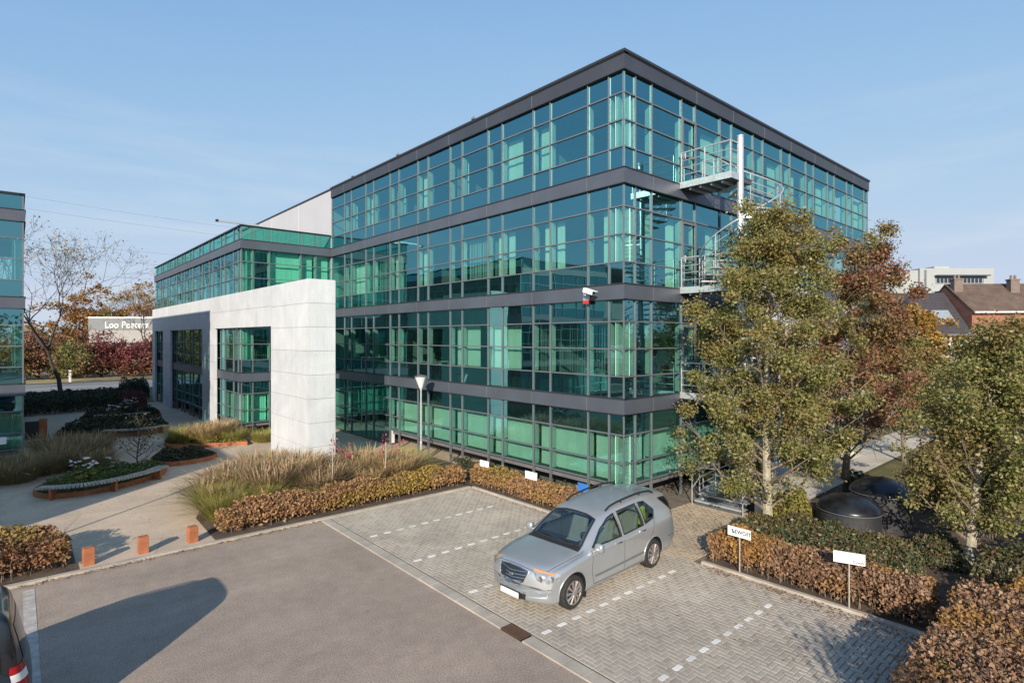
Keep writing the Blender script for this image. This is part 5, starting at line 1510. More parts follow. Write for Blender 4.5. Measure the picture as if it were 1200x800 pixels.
egg = lambda q: float(np.interp(q, [0, .18, .5, .75, .93, 1], [.72, 1, .84, .62, .30, .10]))
tree('pear_tree', 'tall olive green pear tree in front of the spiral stair, right of the silver car', (2.10, -3.62, 0.04), 9.75, 1.25, 2.35, M['leaf_olive'], 98000, 0.076, 4, 'pear trees along the right facade', M['pale_bark'], 0.13, egg, 56, clump=0.50, sparse=0.18)
tree('pear_tree', 'olive and dark red pear tree behind the tallest one, beside the pale path', (10.05, -3.0, 0.04), 9.9, 1.7, 2.85, M['leaf_red'], 54000, 0.10, 9, 'pear trees along the right facade', M['bark'], 0.12, egg, 52, clump=0.56, sparse=0.2, lean=(0.6, -0.5))
tree('pear_tree', 'broad olive and reddish pear tree at the right edge of the photo', (2.90, -8.16, 0.04), 6.1, 1.2, 1.55, M['leaf_mixed'], 46000, 0.074, 17, 'pear trees along the right facade', M['pale_bark'], 0.12, egg, 50, clump=0.44, sparse=0.2, lean=(0.55, -0.48))
tree('small_tree', 'small crimson leaved tree behind the broad pear tree at the right edge', (19.5, -8.6, 0), 6.2, 1.2, 1.7, M['leaf_crimson'], 9000, 0.13, 44, None, M['bark'], 0.08, egg, 34, clump=0.5)
tree('small_tree', 'thin half bare tree with a round olive crown beside the pale path', (15.6, -3.6, 0), 5.8, 1.5, 1.9, M['leaf_olive'], 9000, 0.12, 23, None, M['bark'], 0.08, egg, 34, clump=0.5, sparse=0.3)
tree('autumn_tree', 'bright yellow autumn tree in front of the terraced houses', (33.0, 0.5, 0), 7.3, 1.0, 3.2, M['leaf_yellow'], 26000, 0.20, 31, None, M['bark'], 0.15, egg, 46, clump=0.8)
tree('autumn_tree', 'brownish olive tree between the yellow tree and the right edge', (27.0, -5.2, 0), 6.0, 0.8, 2.8, M['leaf_mixed'], 18000, 0.16, 37, None, M['bark'], 0.12, egg, 42, clump=0.7)
tree('autumn_tree', 'dark crimson tree at the right edge in front of the brown roofed houses', (30.0, -12.0, 0), 8.0, 1.2, 3.0, M['leaf_crimson'], 16000, 0.18, 41, None, M['bark'], 0.13, egg, 42, clump=0.75)
tree('small_tree', 'slender leafy sapling leaning over the end of the parking bays', (-8.9, -11.75, 0.0), 3.1, 0.6, 1.05, M['leaf_beech'], 1500, 0.08, 43, None, M['bark'], 0.035, egg, 22, clump=0.45)

# bare trees by the road on the left: real branching wood
def bare_tree(label, loc, h, seed, leafy=0, leafmat=None, r0=0.24):
    r = random.Random(seed)
    t = thing('bare_tree', label, 'tree', loc, 0, 'bare trees by the road')
    b = MB(); tips = []
    def grow(p, d, L, rad, lvl):
        q = [p]; c = p.copy(); dd = d.copy()
        for i in range(3):
            dd = (dd + Vector((r.gauss(0, .10), r.gauss(0, .10), r.gauss(0.04, .06)))).normalized(); c = c + dd * L / 3; q.append(c.copy())
        b.tube(q, [rad, rad * .85, rad * .7, rad * .55], 6 if lvl < 2 else 3, cap=False)
        if lvl >= 7: tips.append(c); return
        nb_ = 3 if lvl < 3 else r.choice((2, 2, 3))
        a0 = r.random() * 6.28
        for k in range(nb_):
            a = a0 + k * 6.28 / nb_ + r.gauss(0, .4); sp = r.uniform(0.42, 0.85) if lvl else r.uniform(0.5, 0.8)
            x = dd.orthogonal().normalized(); y = dd.cross(x)
            nd = (dd * math.cos(sp) + (x * math.cos(a) + y * math.sin(a)) * math.sin(sp) + Vector((0, 0, 0.12))).normalized()
            grow(c if k else c, nd, L * r.uniform(0.66, 0.86), max(0.016, rad * 0.57), lvl + 1)
    p0 = Vector(loc)
    grow(p0, Vector((0, 0, 1)), h * 0.26, r0, 0)
    b.build('trunk', M['dark_bark'], t, fix=False)
    if leafy:
        zs = [p.z for p in tips]; zc = loc[2] + 0.70 * (max(zs) - loc[2])
        tt = [p for p in tips if p.z > zc]
        rr = np.random.default_rng(seed)
        P = np.array([tt[i] for i in rr.integers(0, len(tt), leafy)]) + rr.normal(0, 0.35, (leafy, 3))
        leaves_mesh('crown', P, 0.24, leafmat, t, seed, off=loc)
    return t
bare_tree('large bare tree with a few pale leaves on top, right of the left block', (-11.2, 61.0, 0), 17.5, 5, 1100, M['leaf_pale'])
bare_tree('bare pale tree half hidden behind the left end of the white portal', (1.0, 96.0, 0), 15.0, 8, 1500, M['leaf_pale'], 0.22)
bare_tree('bare tree with brownish twigs just behind the left block', (-17.6, 66.0, 0), 12.5, 12, 900, M['leaf_pale'], 0.2)

# ------------------------------------------------------------------ hedges
def in_poly(P, poly):
    x, y = P[:, 0], P[:, 1]; c = np.zeros(len(P), bool); j = len(poly) - 1
    for i in range(len(poly)):
        xi, yi = poly[i]; xj, yj = poly[j]
        cond = ((yi > y) != (yj > y)) & (x < (xj - xi) * (y - yi) / (yj - yi + 1e-12) + xi)
        c ^= cond; j = i
    return c

def edge_dist(P, poly):
    d = np.full(len(P), 1e9)
    for i in range(len(poly)):
        a = np.array(poly[i]); b_ = np.array(poly[(i + 1) % len(poly)]); ab = b_ - a
        t = np.clip(((P[:, :2] - a) @ ab) / (ab @ ab), 0, 1)
        d = np.minimum(d, np.linalg.norm(P[:, :2] - (a + t[:, None] * ab), axis=1))
    return d

def hedge(name, label, poly, z0, z1, mat, n, lsize, seed, group=None, cat='hedge', bump=0.10, shell=0.75, twigs=True, round_=0.22):
    """leaves through the outer layer of an uneven hedge; twigs and stems inside"""
    r = np.random.default_rng(seed)
    xs = [p[0] for p in poly]; ys = [p[1] for p in poly]
    cx, cy = sum(xs) / len(xs), sum(ys) / len(ys)
    t = thing(name, label, cat, (cx, cy, z0), 0, group)
    ph = r.random(6) * 6.28
    def topz(P):
        return z1 + bump * (0.6 * np.sin(P[:, 0] * 2.3 + ph[0]) * np.cos(P[:, 1] * 2.0 + ph[1]) + 0.5 * np.sin(P[:, 0] * 5.1 + ph[2] + P[:, 1] * 3.3) + 0.4 * np.sin(P[:, 1] * 6.7 + ph[3]))
    out_ = []
    tot = 0
    while tot < n:
        P = np.stack([r.uniform(min(xs) - .1, max(xs) + .1, 4 * n), r.uniform(min(ys) - .1, max(ys) + .1, 4 * n), np.zeros(4 * n)], axis=1)
        wob = 0.06 * np.sin(P[:, 0] * 7 + ph[4]) + 0.06 * np.sin(P[:, 1] * 8 + ph[5])
        ins = in_poly(P, poly)
        P = P[ins]; wob = wob[ins]
        ed = edge_dist(P, poly) + wob
        H = topz(P) + np.where(r.random(len(P)) < 0.03, r.uniform(0, 0.16, len(P)), 0)
        H = H - (H - z0) * round_ * np.clip(1 - ed / 0.30, 0, 1) ** 2
        u = r.random(len(P))
        z = z0 + 0.08 + (H - z0 - 0.08) * u
        depth = np.minimum(ed, H - z)
        keep = (depth < 0.16) | (r.random(len(P)) > shell)
        # clumps: dark holes between shoots
        cl = np.sin(P[:, 0] * 13 + 3 * np.sin(P[:, 1] * 5)) * np.sin(P[:, 1] * 12 + z * 7) * np.sin(z * 11 + P[:, 0] * 6)
        keep &= (cl > -0.30) | (r.random(len(P)) < 0.3)
        keep &= (u > 0.42 * r.random(len(P)) ** 0.7) | (r.random(len(P)) < 0.12)
        Q = np.stack([P[:, 0], P[:, 1], z], axis=1)[keep]
        out_.append(Q); tot += len(Q)
    P = np.concatenate(out_)[:n] + r.normal(0, 0.018, (n, 3))
    P[:, 2] = np.maximum(P[:, 2], z0 + 0.02)
    leaves_mesh('foliage', P, lsize, mat, t, seed, asp=0.62, jit=0.5, off=(cx, cy, z0))
    if twigs:
        b = MB(); m = 0; rr = random.Random(seed)
        want = int(min(420, 26 * abs(sum(poly[i][0] * poly[(i + 1) % len(poly)][1] - poly[(i + 1) % len(poly)][0] * poly[i][1] for i in range(len(poly)))) / 2 + 20))
        g = 0
        while m < want and g < 20000:
            g += 1
            p = (rr.uniform(min(xs), max(xs)), rr.uniform(min(ys), max(ys)))
            A = np.array([[p[0], p[1], 0]])
            if not in_poly(A, poly)[0] or edge_dist(A, poly)[0] < 0.06: continue
            m += 1
            e = (p[0] + rr.gauss(0, .10), p[1] + rr.gauss(0, .10), z1 - rr.uniform(-0.04, 0.15))
            mid = (p[0] + rr.gauss(0, .03), p[1] + rr.gauss(0, .03), z0 + (z1 - z0) * .45)
            b.tube([(p[0], p[1], z0 - .05), mid, e], [0.011, 0.008, 0.003], 4, cap=False)
        b.build('stems', M['bark'], t)
    return t
HG = 'clipped brown beech hedges round the bays'
hedge('beech_hedge', 'copper brown beech hedge before the tall grasses, along the kerb by the bollards', [(-10.35, 6.30), (-10.2, 6.05), (-1.75, 6.02), (-1.70, 6.75), (-6.5, 6.95), (-9.6, 7.1)], 0.05, 0.74, M['leaf_beech'], 22000, 0.085, 51, HG, bump=0.13)
hedge('beech_hedge', 'copper brown beech hedge between the bays and the glass facade, left of the silver car', [(-1.62, -0.50), (-0.72, -0.50), (-0.72, 6.7), (-1.62, 6.0)], 0.05, 0.72, M['leaf_beech'], 17000, 0.078, 52, HG, bump=0.07)
hedge('beech_hedge', 'brown beech hedge carrying two white signs, right of the silver car', [(-1.66, -8.35), (-0.80, -8.35), (-0.72, -3.85), (-1.62, -3.80)], 0.05, 0.84, M['leaf_brown'], 20000, 0.072, 53, HG, bump=0.06)
hedge('beech_hedge', 'large brown flat topped beech hedge filling the lower right corner', [(-5.6, -8.75), (-1.9, -8.72), (-0.9, -8.55), (0.5, -9.6), (0.8, -12.2), (-6.8, -12.2), (-6.0, -9.6)], 0.04, 0.96, M['leaf_brown'], 62000, 0.066, 54, HG, bump=0.06)
hedge('beech_hedge', 'yellowish brown hedge at the left edge next to the leftmost bollard', [(-19, 5.95), (-13.6, 6.0), (-13.55, 7.0), (-14.0, 7.9), (-19, 8.4)], 0.05, 0.82, island('yellow_brown_leaves', [(0.27, 0.19, 0.055), (0.34, 0.24, 0.06), (0.22, 0.12, 0.05), (0.17, 0.15, 0.04), (0.33, 0.17, 0.06)], 0.65, 0.22, [(0.24, 0.11, 0.06), (0.30, 0.16, 0.08), (0.17, 0.08, 0.05)], 0.9), 17000, 0.085, 55, HG, bump=0.14)
hedge('yellow_shrub', 'small yellow shrub growing out of the corner of the large brown hedge', [(-4.75, -8.85), (-4.2, -8.85), (-4.1, -9.35), (-4.7, -9.4)], 0.04, 1.08, M['leaf_lime'], 1700, 0.085, 56, None, 'shrub', bump=0.03, twigs=False, round_=0.7)
GG = 'low green shrubs round the tanks'
hedge('evergreen_shrub', 'low green shrub bank with reddish tips between the brown hedge and the black tanks', [(-0.62, -8.25), (1.7, -7.3), (2.0, -6.6), (1.6, -4.4), (0.9, -3.75), (-0.5, -3.75)], 0.04, 0.72, M['leaf_green'], 30000, 0.075, 57, GG, 'shrub', bump=0.12)
hedge('evergreen_shrub', 'green shrub bank behind the large brown hedge at the right edge', [(0.7, -8.6), (2.2, -8.5), (4.5, -9.2), (9, -9.8), (9, -13.5), (2.2, -13.5), (1.2, -10.2)], 0.04, 0.80, M['leaf_green'], 34000, 0.08, 58, GG, 'shrub', bump=0.16)
hedge('evergreen_shrub', 'patchy low shrubs between the black tanks and the trunk of the right tree', [(1.9, -7.4), (3.6, -6.8), (4.6, -7.3), (3.4, -8.0), (2.2, -8.3)], 0.04, 0.42, M['leaf_green'], 5200, 0.075, 77, GG, 'shrub', bump=0.16, round_=0.6)
hedge('evergreen_shrub', 'yellow green shrub at the foot of the tallest pear tree', [(2.0, -4.6), (3.3, -4.5), (4.6, -3.6), (4.2, -3.35), (2.5, -3.4)], 0.04, 0.85, M['leaf_lime'], 4500, 0.08, 59, None, 'shrub', bump=0.15, round_=0.5)
hedge('evergreen_shrub', 'loose brown and green shrubs right of the black tanks', [(5.3, -7.4), (7.4, -6.6), (8.2, -5.6), (8.8, -7.0), (7.5, -8.4), (5.6, -8.3)], 0.04, 1.25, M['leaf_mixed'], 8000, 0.085, 60, None, 'shrub', bump=0.25, round_=0.6)
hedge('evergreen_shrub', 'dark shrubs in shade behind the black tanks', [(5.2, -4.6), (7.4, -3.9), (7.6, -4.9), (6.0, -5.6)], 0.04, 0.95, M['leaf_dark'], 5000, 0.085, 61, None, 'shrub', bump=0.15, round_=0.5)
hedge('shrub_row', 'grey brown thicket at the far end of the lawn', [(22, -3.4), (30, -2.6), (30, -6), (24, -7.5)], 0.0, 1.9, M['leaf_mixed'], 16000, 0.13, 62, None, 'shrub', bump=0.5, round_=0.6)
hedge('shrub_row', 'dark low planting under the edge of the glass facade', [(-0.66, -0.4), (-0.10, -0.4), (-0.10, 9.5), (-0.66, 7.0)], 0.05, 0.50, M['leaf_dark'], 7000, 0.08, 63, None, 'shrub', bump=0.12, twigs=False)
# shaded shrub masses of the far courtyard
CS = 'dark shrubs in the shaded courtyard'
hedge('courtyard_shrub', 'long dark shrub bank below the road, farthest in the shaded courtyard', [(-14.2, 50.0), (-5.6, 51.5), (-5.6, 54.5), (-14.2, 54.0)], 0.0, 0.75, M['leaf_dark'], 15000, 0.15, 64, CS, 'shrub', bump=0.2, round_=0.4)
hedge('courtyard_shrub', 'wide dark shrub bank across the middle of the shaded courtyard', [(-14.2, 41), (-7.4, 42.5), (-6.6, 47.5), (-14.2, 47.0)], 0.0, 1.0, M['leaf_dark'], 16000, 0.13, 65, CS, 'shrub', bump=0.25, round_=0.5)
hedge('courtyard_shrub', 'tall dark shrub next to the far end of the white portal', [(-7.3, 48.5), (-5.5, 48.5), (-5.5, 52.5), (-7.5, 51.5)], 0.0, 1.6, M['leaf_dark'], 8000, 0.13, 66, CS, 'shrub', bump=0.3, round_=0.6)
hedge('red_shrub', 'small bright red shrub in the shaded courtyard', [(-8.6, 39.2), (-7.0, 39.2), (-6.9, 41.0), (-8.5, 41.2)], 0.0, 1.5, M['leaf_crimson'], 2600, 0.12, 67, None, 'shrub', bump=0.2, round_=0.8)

# crimson shrubs and trees beyond the road, each one on its own
rs_ = [(-24, 87, 5.2, 3.0, 'leaf_crimson', 'dull red roadside shrub at the left, seen past the left block'), (-19.5, 89, 6.2, 3.0, 'leaf_rust', 'tall rust brown roadside shrub behind the left block'),
       (-15.5, 86.5, 4.4, 2.6, 'leaf_orange', 'ochre roadside shrub just left of the large bare trunk'), (-12.2, 88, 5.6, 2.7, 'leaf_rust', 'rust brown roadside shrub right behind the large bare trunk'),
       (-8.6, 86.5, 4.3, 2.4, 'leaf_mixed', 'olive brown roadside shrub right of the large bare trunk'), (-5.4, 88, 5.3, 2.5, 'leaf_crimson', 'dark crimson roadside shrub under the left end of the shop lettering'),
       (-2.0, 86.5, 4.4, 2.5, 'leaf_crimson', 'low crimson roadside shrub under the shop lettering'), (1.6, 88, 5.2, 2.7, 'leaf_crimson', 'full crimson roadside shrub under the right end of the shop lettering'),
       (5.6, 87.5, 4.9, 2.7, 'leaf_crimson', 'bright crimson roadside shrub beside the white portal end'), (9.4, 88.5, 5.8, 2.8, 'leaf_rust', 'reddish roadside shrub half hidden by the white portal')]
bush = lambda q: float(np.interp(q, [0, .25, .6, .85, 1], [.95, 1.1, .95, .6, .25]))
for i, (x, y, h_, rd, mt, lb) in enumerate(rs_):
    tree('roadside_shrub', lb, (x, y, 0), h_, 0.35, rd, M[mt], 6500, 0.27, 70 + i, 'autumn shrubs beyond the road', M['dark_bark'], 0.12, bush, 34, clump=1.15)
for i, (x, y, h_, rd, mt, lb) in enumerate(((-3.0, 150, 14.5, 6.0, 'leaf_orange', 'orange autumn tree behind the shop building, left of its neighbour'), (7.5, 148, 15.0, 6.5, 'leaf_orange', 'taller orange autumn tree behind the shop building, next to the portal'), (14.5, 140, 12.5, 5, 'leaf_mixed', 'olive autumn tree behind the end of the glass wing'), (-21, 130, 11, 6, 'leaf_orange', 'autumn tree far behind the left block'))):
    tree('autumn_tree', lb, (x, y, 0), h_, 2.0, rd, M[mt], 9000, 0.5, 80 + i, 'autumn trees beyond the road', M['dark_bark'], 0.3, egg, 40, clump=1.7)

# ------------------------------------------------------------------ ornamental grasses
def grass(label, x, y, rad, h, seed, mats, n=1500, plume=0.16, name='fountain_grass', group=None, width=0.017, z=0.05):
    r = np.random.default_rng(seed)
    t = thing(name, label, 'grass', (x, y, z), 0, group)
    rr = rad * np.sqrt(r.random(n)) * 0.55; a = r.random(n) * 6.283
    roots = np.stack([x + rr * np.cos(a), y + rr * np.sin(a), np.full(n, z)], axis=1)
    lean = 0.12 + 0.75 * (rr / (rad * .55)) * r.random(n)
    d = np.stack([np.cos(a) * lean, np.sin(a) * lean], axis=1)
    blades_mesh('blades', roots, d, h, width, mats, t, seed, 0.65, (x, y, z), plume)
    return t
GR = 'feathery grasses in the bed by the white portal'
gsp = [(-9.55, 9.05, .95, 1.05, 'g', 'feathery grass clump at the left tip of the bed by the path'), (-8.75, 10.3, 1.0, 1.2, 'd', 'brownish feathery grass clump by the path edge, left of the white pier'),
       (-7.9, 9.0, 1.05, 1.35, 'd', 'wide brownish grass clump in the middle of the bed'), (-7.4, 11.2, 1.0, 1.3, 'd', 'tall brownish grass clump left of the white pier, behind the others'),
       (-6.6, 9.8, 1.05, 1.35, 'd', 'pinkish brown grass clump right before the foot of the white pier'), (-6.5, 8.2, 0.9, 1.1, 'd', 'low brownish grass clump behind the copper hedge'),
       (-5.2, 9.0, .9, 1.05, 'd', 'dull grass clump right of the white pier'), (-4.2, 9.3, 1.0, 1.25, 'y', 'golden straw grass clump left of the street lamp'),
       (-3.5, 8.1, .95, 1.15, 'y', 'golden straw grass clump before the street lamp'), (-4.7, 7.9, .8, .95, 'y', 'small golden grass clump behind the copper hedge'),
       (-2.6, 8.6, .75, .95, 'n', 'green grass clump under the street lamp'), (-2.2, 9.9, .7, .9, 'n', 'green grass clump behind the street lamp'),
       (-9.75, 7.9, .8, .95, 'n', 'yellow green grass tuft at the path corner of the bed'), (-8.9, 7.75, .85, .95, 'n', 'yellow green grass tuft behind the copper hedge'), (-7.4, 7.6, .7, .7, 'n', 'small green grass tuft behind the middle of the copper hedge')]
for i, (x, y, rd, h_, k, lb) in enumerate(gsp):
    mats = {'g': [M['blade'], M['plume']], 'd': [M['blade_dull'], M['plume']], 'y': [M['blade_gold'], M['plume']], 'n': [M['blade'], M['plume']]}[k]
    grass(lb, x, y, rd, h_, 200 + i, mats, 3200, {'d': .30, 'y': .22, 'g': .2, 'n': .02}[k], group=GR)
G2 = 'golden grasses in the bed under the portal'
for i, (x, y, rd, h_, k, lb) in enumerate(((-8.0, 22.4, 1.0, 1.05, 'n', 'green tinged grass clump at the left end of the bed under the portal'), (-7.0, 21.8, 1.05, 1.2, 'y', 'golden grass clump in the middle of the bed under the portal'), (-6.1, 22.6, 1.0, 1.2, 'y', 'golden grass clump against the portal pillar'), (-5.9, 21.2, .9, .8, 'n', 'low green grass clump at the right end of the bed under the portal'), (-4.6, 20.4, .9, .7, 'n', 'low green grass clump inside the portal opening'))):
    grass(lb, x, y, rd, h_, 230 + i, [M['blade_gold'] if k == 'y' else M['blade'], M['plume']], 1500, .2 if k == 'y' else 0.03, group=G2, width=.018)
G3 = 'dull grasses beside the left block'
for i, (x, y, rd, h_, lb) in enumerate(((-14.6, 17.9, 1.2, 1.1, 'dull brown grass clump at the left edge, before the left block'), (-13.5, 19.0, 1.2, 1.2, 'dull brown grass clump before the corner of the left block'), (-12.6, 20.6, 1.2, 1.25, 'grey green grass clump right of the left block'), (-11.8, 22.2, 1.2, 1.15, 'grey green grass clump behind the curved bench bed'), (-13.2, 22.8, 1.2, 1.2, 'dull grass clump against the side of the left block'), (-12.1, 18.6, 1.0, .9, 'low brownish grass clump behind the white flowers'))):
    grass(lb, x, y, rd, h_, 250 + i, [M['blade_dull'], M['plume']], 1600, .15, group=G3, width=.018)

# saplings with pink leaves
for i, (x, y, h_, lb) in enumerate(((-5.55, 8.7, 1.75, 'thin sapling with pink leaves before the white pier'), (-3.95, 7.75, 1.85, 'thin sapling with pink and red leaves next to the pale stake'))):
    t = thing('pink_sapling', lb, 'sapling', (x, y, 0.05), 0, 'pink leaved saplings')
    b = MB(); b.tube([(x, y, .05), (x + .04, y, h_ * .5), (x - .02, y + .03, h_)], [.014, .01, .004], 5)
    rr = np.random.default_rng(300 + i); cs = []
    for k in range(7):
        z = h_ * (0.62 + 0.05 * k); a = k * 2.4; e = (x + .35 * math.cos(a), y + .35 * math.sin(a), z + .1); b.tube([(x, y, z - .1), e], [.006, .003], 4); cs.append(e)
    b.build('stem', M['bark'], t)
    P = np.array([cs[k] for k in rr.integers(0, 7, 130)]) + rr.normal(0, .08, (130, 3))
    leaves_mesh('crown', P, .085, M['flower_pink'], t, 300 + i, off=(x, y, .05))

# ------------------------------------------------------------------ planting beds with steel edging and curved benches
def spline(pts, n=8, closed=True):
    q = []; m = len(pts)
    for i in range(m if closed else m - 1):
        p0, p1, p2, p3 = (np.array(pts[(i + k - 1) % m] if closed else pts[min(m - 1, max(0, i + k - 1))]) for k in range(4))
        for t in np.arange(n) / n:
            q.append(tuple(0.5 * (2 * p1 + (-p0 + p2) * t + (2 * p0 - 5 * p1 + 4 * p2 - p3) * t * t + (-p0 + 3 * p1 - 3 * p2 + p3) * t ** 3)))
    if not closed: q.append(tuple(pts[-1]))
    return q
def bed(label, pts, h, edge, fol, seed, n, lsize, fh, group='planting beds with rusty edging'):
    o = spline(pts)
    cx = sum(p[0] for p in o) / len(o); cy = sum(p[1] for p in o) / len(o)
    t = thing('planting_bed', label, 'planting bed', (cx, cy, 0.024), 0, group)
    b = MB(); m = len(o)
    inn = [(cx + (p[0] - cx) * (1 - 0.06 / max(.2, math.hypot(p[0] - cx, p[1] - cy))), cy + (p[1] - cy) * (1 - 0.06 / max(.2, math.hypot(p[0] - cx, p[1] - cy)))) for p in o]
    for i in range(m):
        j = (i + 1) % m
        b.hexa([(*o[i], 0.024), (*o[j], 0.024), (*inn[j], 0.024), (*inn[i], 0.024), (*o[i], h), (*o[j], h), (*inn[j], h), (*inn[i], h)])
    b.build('edging', edge, t)
    b = MB(); b.poly([(p[0], p[1], h - .05) for p in inn]); b.build('soil', M['soil'], t, fix=False)
    r = np.random.default_rng(seed); ip = inn
    P = np.stack([r.uniform(min(p[0] for p in ip), max(p[0] for p in ip), n * 3), r.uniform(min(p[1] for p in ip), max(p[1] for p in ip), n * 3), np.zeros(n * 3)], axis=1)
    P = P[in_poly(P, ip)]; ed = edge_dist(P, ip)
    H = fh * np.clip(ed / 0.35, 0.25, 1) * (0.75 + 0.5 * np.sin(P[:, 0] * 3.1) * np.sin(P[:, 1] * 2.7))
    P[:, 2] = h - .05 + H * r.random(len(P)) ** 0.6
    leaves_mesh('foliage', P[:n], lsize, fol, t, seed, off=(cx, cy, 0.024))
    return t
bed('curved bed of green plants and white flowers with the long slatted bench', [(-14.1, 15.2), (-13.7, 14.0), (-12.5, 13.75), (-10.9, 14.5), (-9.85, 15.9), (-10.0, 17.2), (-11.6, 17.4), (-13.3, 16.6)], 0.20, M['corten'], M['leaf_fresh'], 401, 5200, .10, .42)
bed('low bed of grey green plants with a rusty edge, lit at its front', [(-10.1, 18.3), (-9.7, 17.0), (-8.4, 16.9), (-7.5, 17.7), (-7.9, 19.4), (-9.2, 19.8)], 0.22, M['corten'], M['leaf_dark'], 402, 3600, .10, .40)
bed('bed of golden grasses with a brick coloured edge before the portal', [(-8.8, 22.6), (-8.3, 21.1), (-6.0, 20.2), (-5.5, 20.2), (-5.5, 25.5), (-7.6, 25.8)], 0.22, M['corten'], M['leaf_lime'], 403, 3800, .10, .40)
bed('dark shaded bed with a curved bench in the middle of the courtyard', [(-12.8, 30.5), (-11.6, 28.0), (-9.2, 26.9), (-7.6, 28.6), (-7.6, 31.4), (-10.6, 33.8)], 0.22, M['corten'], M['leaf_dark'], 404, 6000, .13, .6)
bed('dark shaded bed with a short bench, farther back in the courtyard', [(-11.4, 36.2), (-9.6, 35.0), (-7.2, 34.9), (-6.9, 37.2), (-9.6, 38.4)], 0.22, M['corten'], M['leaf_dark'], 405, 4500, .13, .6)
def bench(label, path, n_sl, wdt=0.42, z=0.44):
    q = spline(path, 12, closed=False)
    # equal steps
    L = [0]
    for i in range(len(q) - 1): L.append(L[-1] + math.dist(q[i], q[i + 1]))
    def at(s):
        k = min(len(q) - 2, max(0, int(np.searchsorted(L, s) - 1))); f = (s - L[k]) / (L[k + 1] - L[k]); p = np.array(q[k]) + (np.array(q[k + 1]) - np.array(q[k])) * f
        d = np.array(q[k + 1]) - np.array(q[k]); return p, math.atan2(d[1], d[0])
    p0, _ = at(L[-1] / 2)
    t = thing('curved_bench', label, 'bench', (float(p0[0]), float(p0[1]), 0.024), 0, 'curved slatted benches')
    b = MB(); st_ = L[-1] / n_sl
    for i in range(n_sl):
        p, a = at((i + .5) * st_); b.rbox((p[0], p[1], z), st_ * .74, wdt, 0.06, a)
    b.build('slats', M['wood'], t)
    b = MB(); pp = [at(L[-1] * k / 14)[0] for k in range(15)]
    b.tube([(p[0], p[1], z - .06) for p in pp], .03, 4); b.build('beam', M['metal'], t)
    for f in (0.1, 0.5, 0.9):
        p, a = at(L[-1] * f); b = MB(); b.rbox((p[0], p[1], .21), .08, wdt * .8, .37, a); b.build('leg', M['corten'], t)
    return t
bench('long curved bench of pale grey slats along the front of the flower bed', [(-14.0, 14.1), (-13.0, 13.62), (-11.9, 13.75), (-10.8, 14.35), (-10.1, 15.1)], 44)
bench('curved slatted bench in shade along the dark bed, middle of the courtyard', [(-10.9, 27.3), (-9.9, 26.75), (-8.9, 26.7), (-7.9, 27.3)], 30)
bench('short slatted bench in shade, farthest back in the courtyard', [(-10.7, 35.1), (-9.2, 34.6), (-7.6, 34.5)], 26)
# white flowers
for i, (x, y, lb) in enumerate(((-12.7, 15.3, 'clump of tall white flowers in the bed behind the long bench'), (-9.6, 34.9, 'white flowers in shade by the short bench'), (-8.3, 38.3, 'pale flowers in shade under the red shrub'))):
    t = thing('flower_clump', lb, 'flowers', (x, y, .15), 0)
    rr = random.Random(i + 5); b = MB(); f = MB()
    for k in range(16):
        e = (x + rr.gauss(0, .32), y + rr.gauss(0, .22), rr.uniform(.75, 1.15)); b.tube([(x + rr.gauss(0, .1), y + rr.gauss(0, .1), .15), e], [.008, .005], 4)
        for m_ in range(5):
            c = (e[0] + rr.gauss(0, .045), e[1] + rr.gauss(0, .045), e[2] + rr.gauss(0, .015)); f.lathe([(0.001, -.012), (.032, 0), (.03, .012), (.001, .02)], c, 6)
    b.build('stem', M['leaf_fresh'], t); f.build('bloom', M['flower_white'], t)
    rn = np.random.default_rng(i); P = np.array([x, y, .35]) + rn.normal(0, 1, (500, 3)) * np.array([.3, .22, .16]); leaves_mesh('leaves', P, .11, M['leaf_lime'], t, i, off=(x, y, .15))
# thin dark young tree in the courtyard bed and dry leaf litter along the kerb
tree('small_tree', 'thin nearly leafless young tree behind the slatted bench bed', (-10.75, 16.6, .1), 2.4, .7, .8, M['leaf_dark'], 260, .09, 91, None, M['dark_bark'], .025, egg, 18, clump=.5)
r = np.random.default_rng(8)
P = []
for (xa, ya, xb, yb, n, sp) in ((-14.6, 5.52, -7.6, 5.55, 420, .05), (-1.95, -0.3, -1.95, 5.4, 160, .07), (-2.0, -8.3, -1.95, -3.7, 420, .12), (-7.2, -8.35, -2, -8.3, 260, .12), (-1.4, -3.6, 2.4, -1, 240, .6), (-6.5, -7.0, -2.5, -7.0, 120, .9), (-9.6, 9, -12, 14, 60, 1.2), (2.5, -8.6, 6.5, -6.6, 900, .6), (0.2, -8.6, 3, -3.6, 500, .5), (5, -7, 9, -4, 700, .8)):
    u = r.random(n); P.append(np.stack([xa + (xb - xa) * u + r.normal(0, sp, n), ya + (yb - ya) * u + r.normal(0, sp, n), np.full(n, .034)], axis=1))
lt = leaves_mesh('fallen_leaves', np.concatenate(P), .055, M['leaf_brown'], None, 9, up=6)
tag(lt, 'dry brown leaves fallen along the kerbs and paving', 'fallen leaves', kind='stuff')
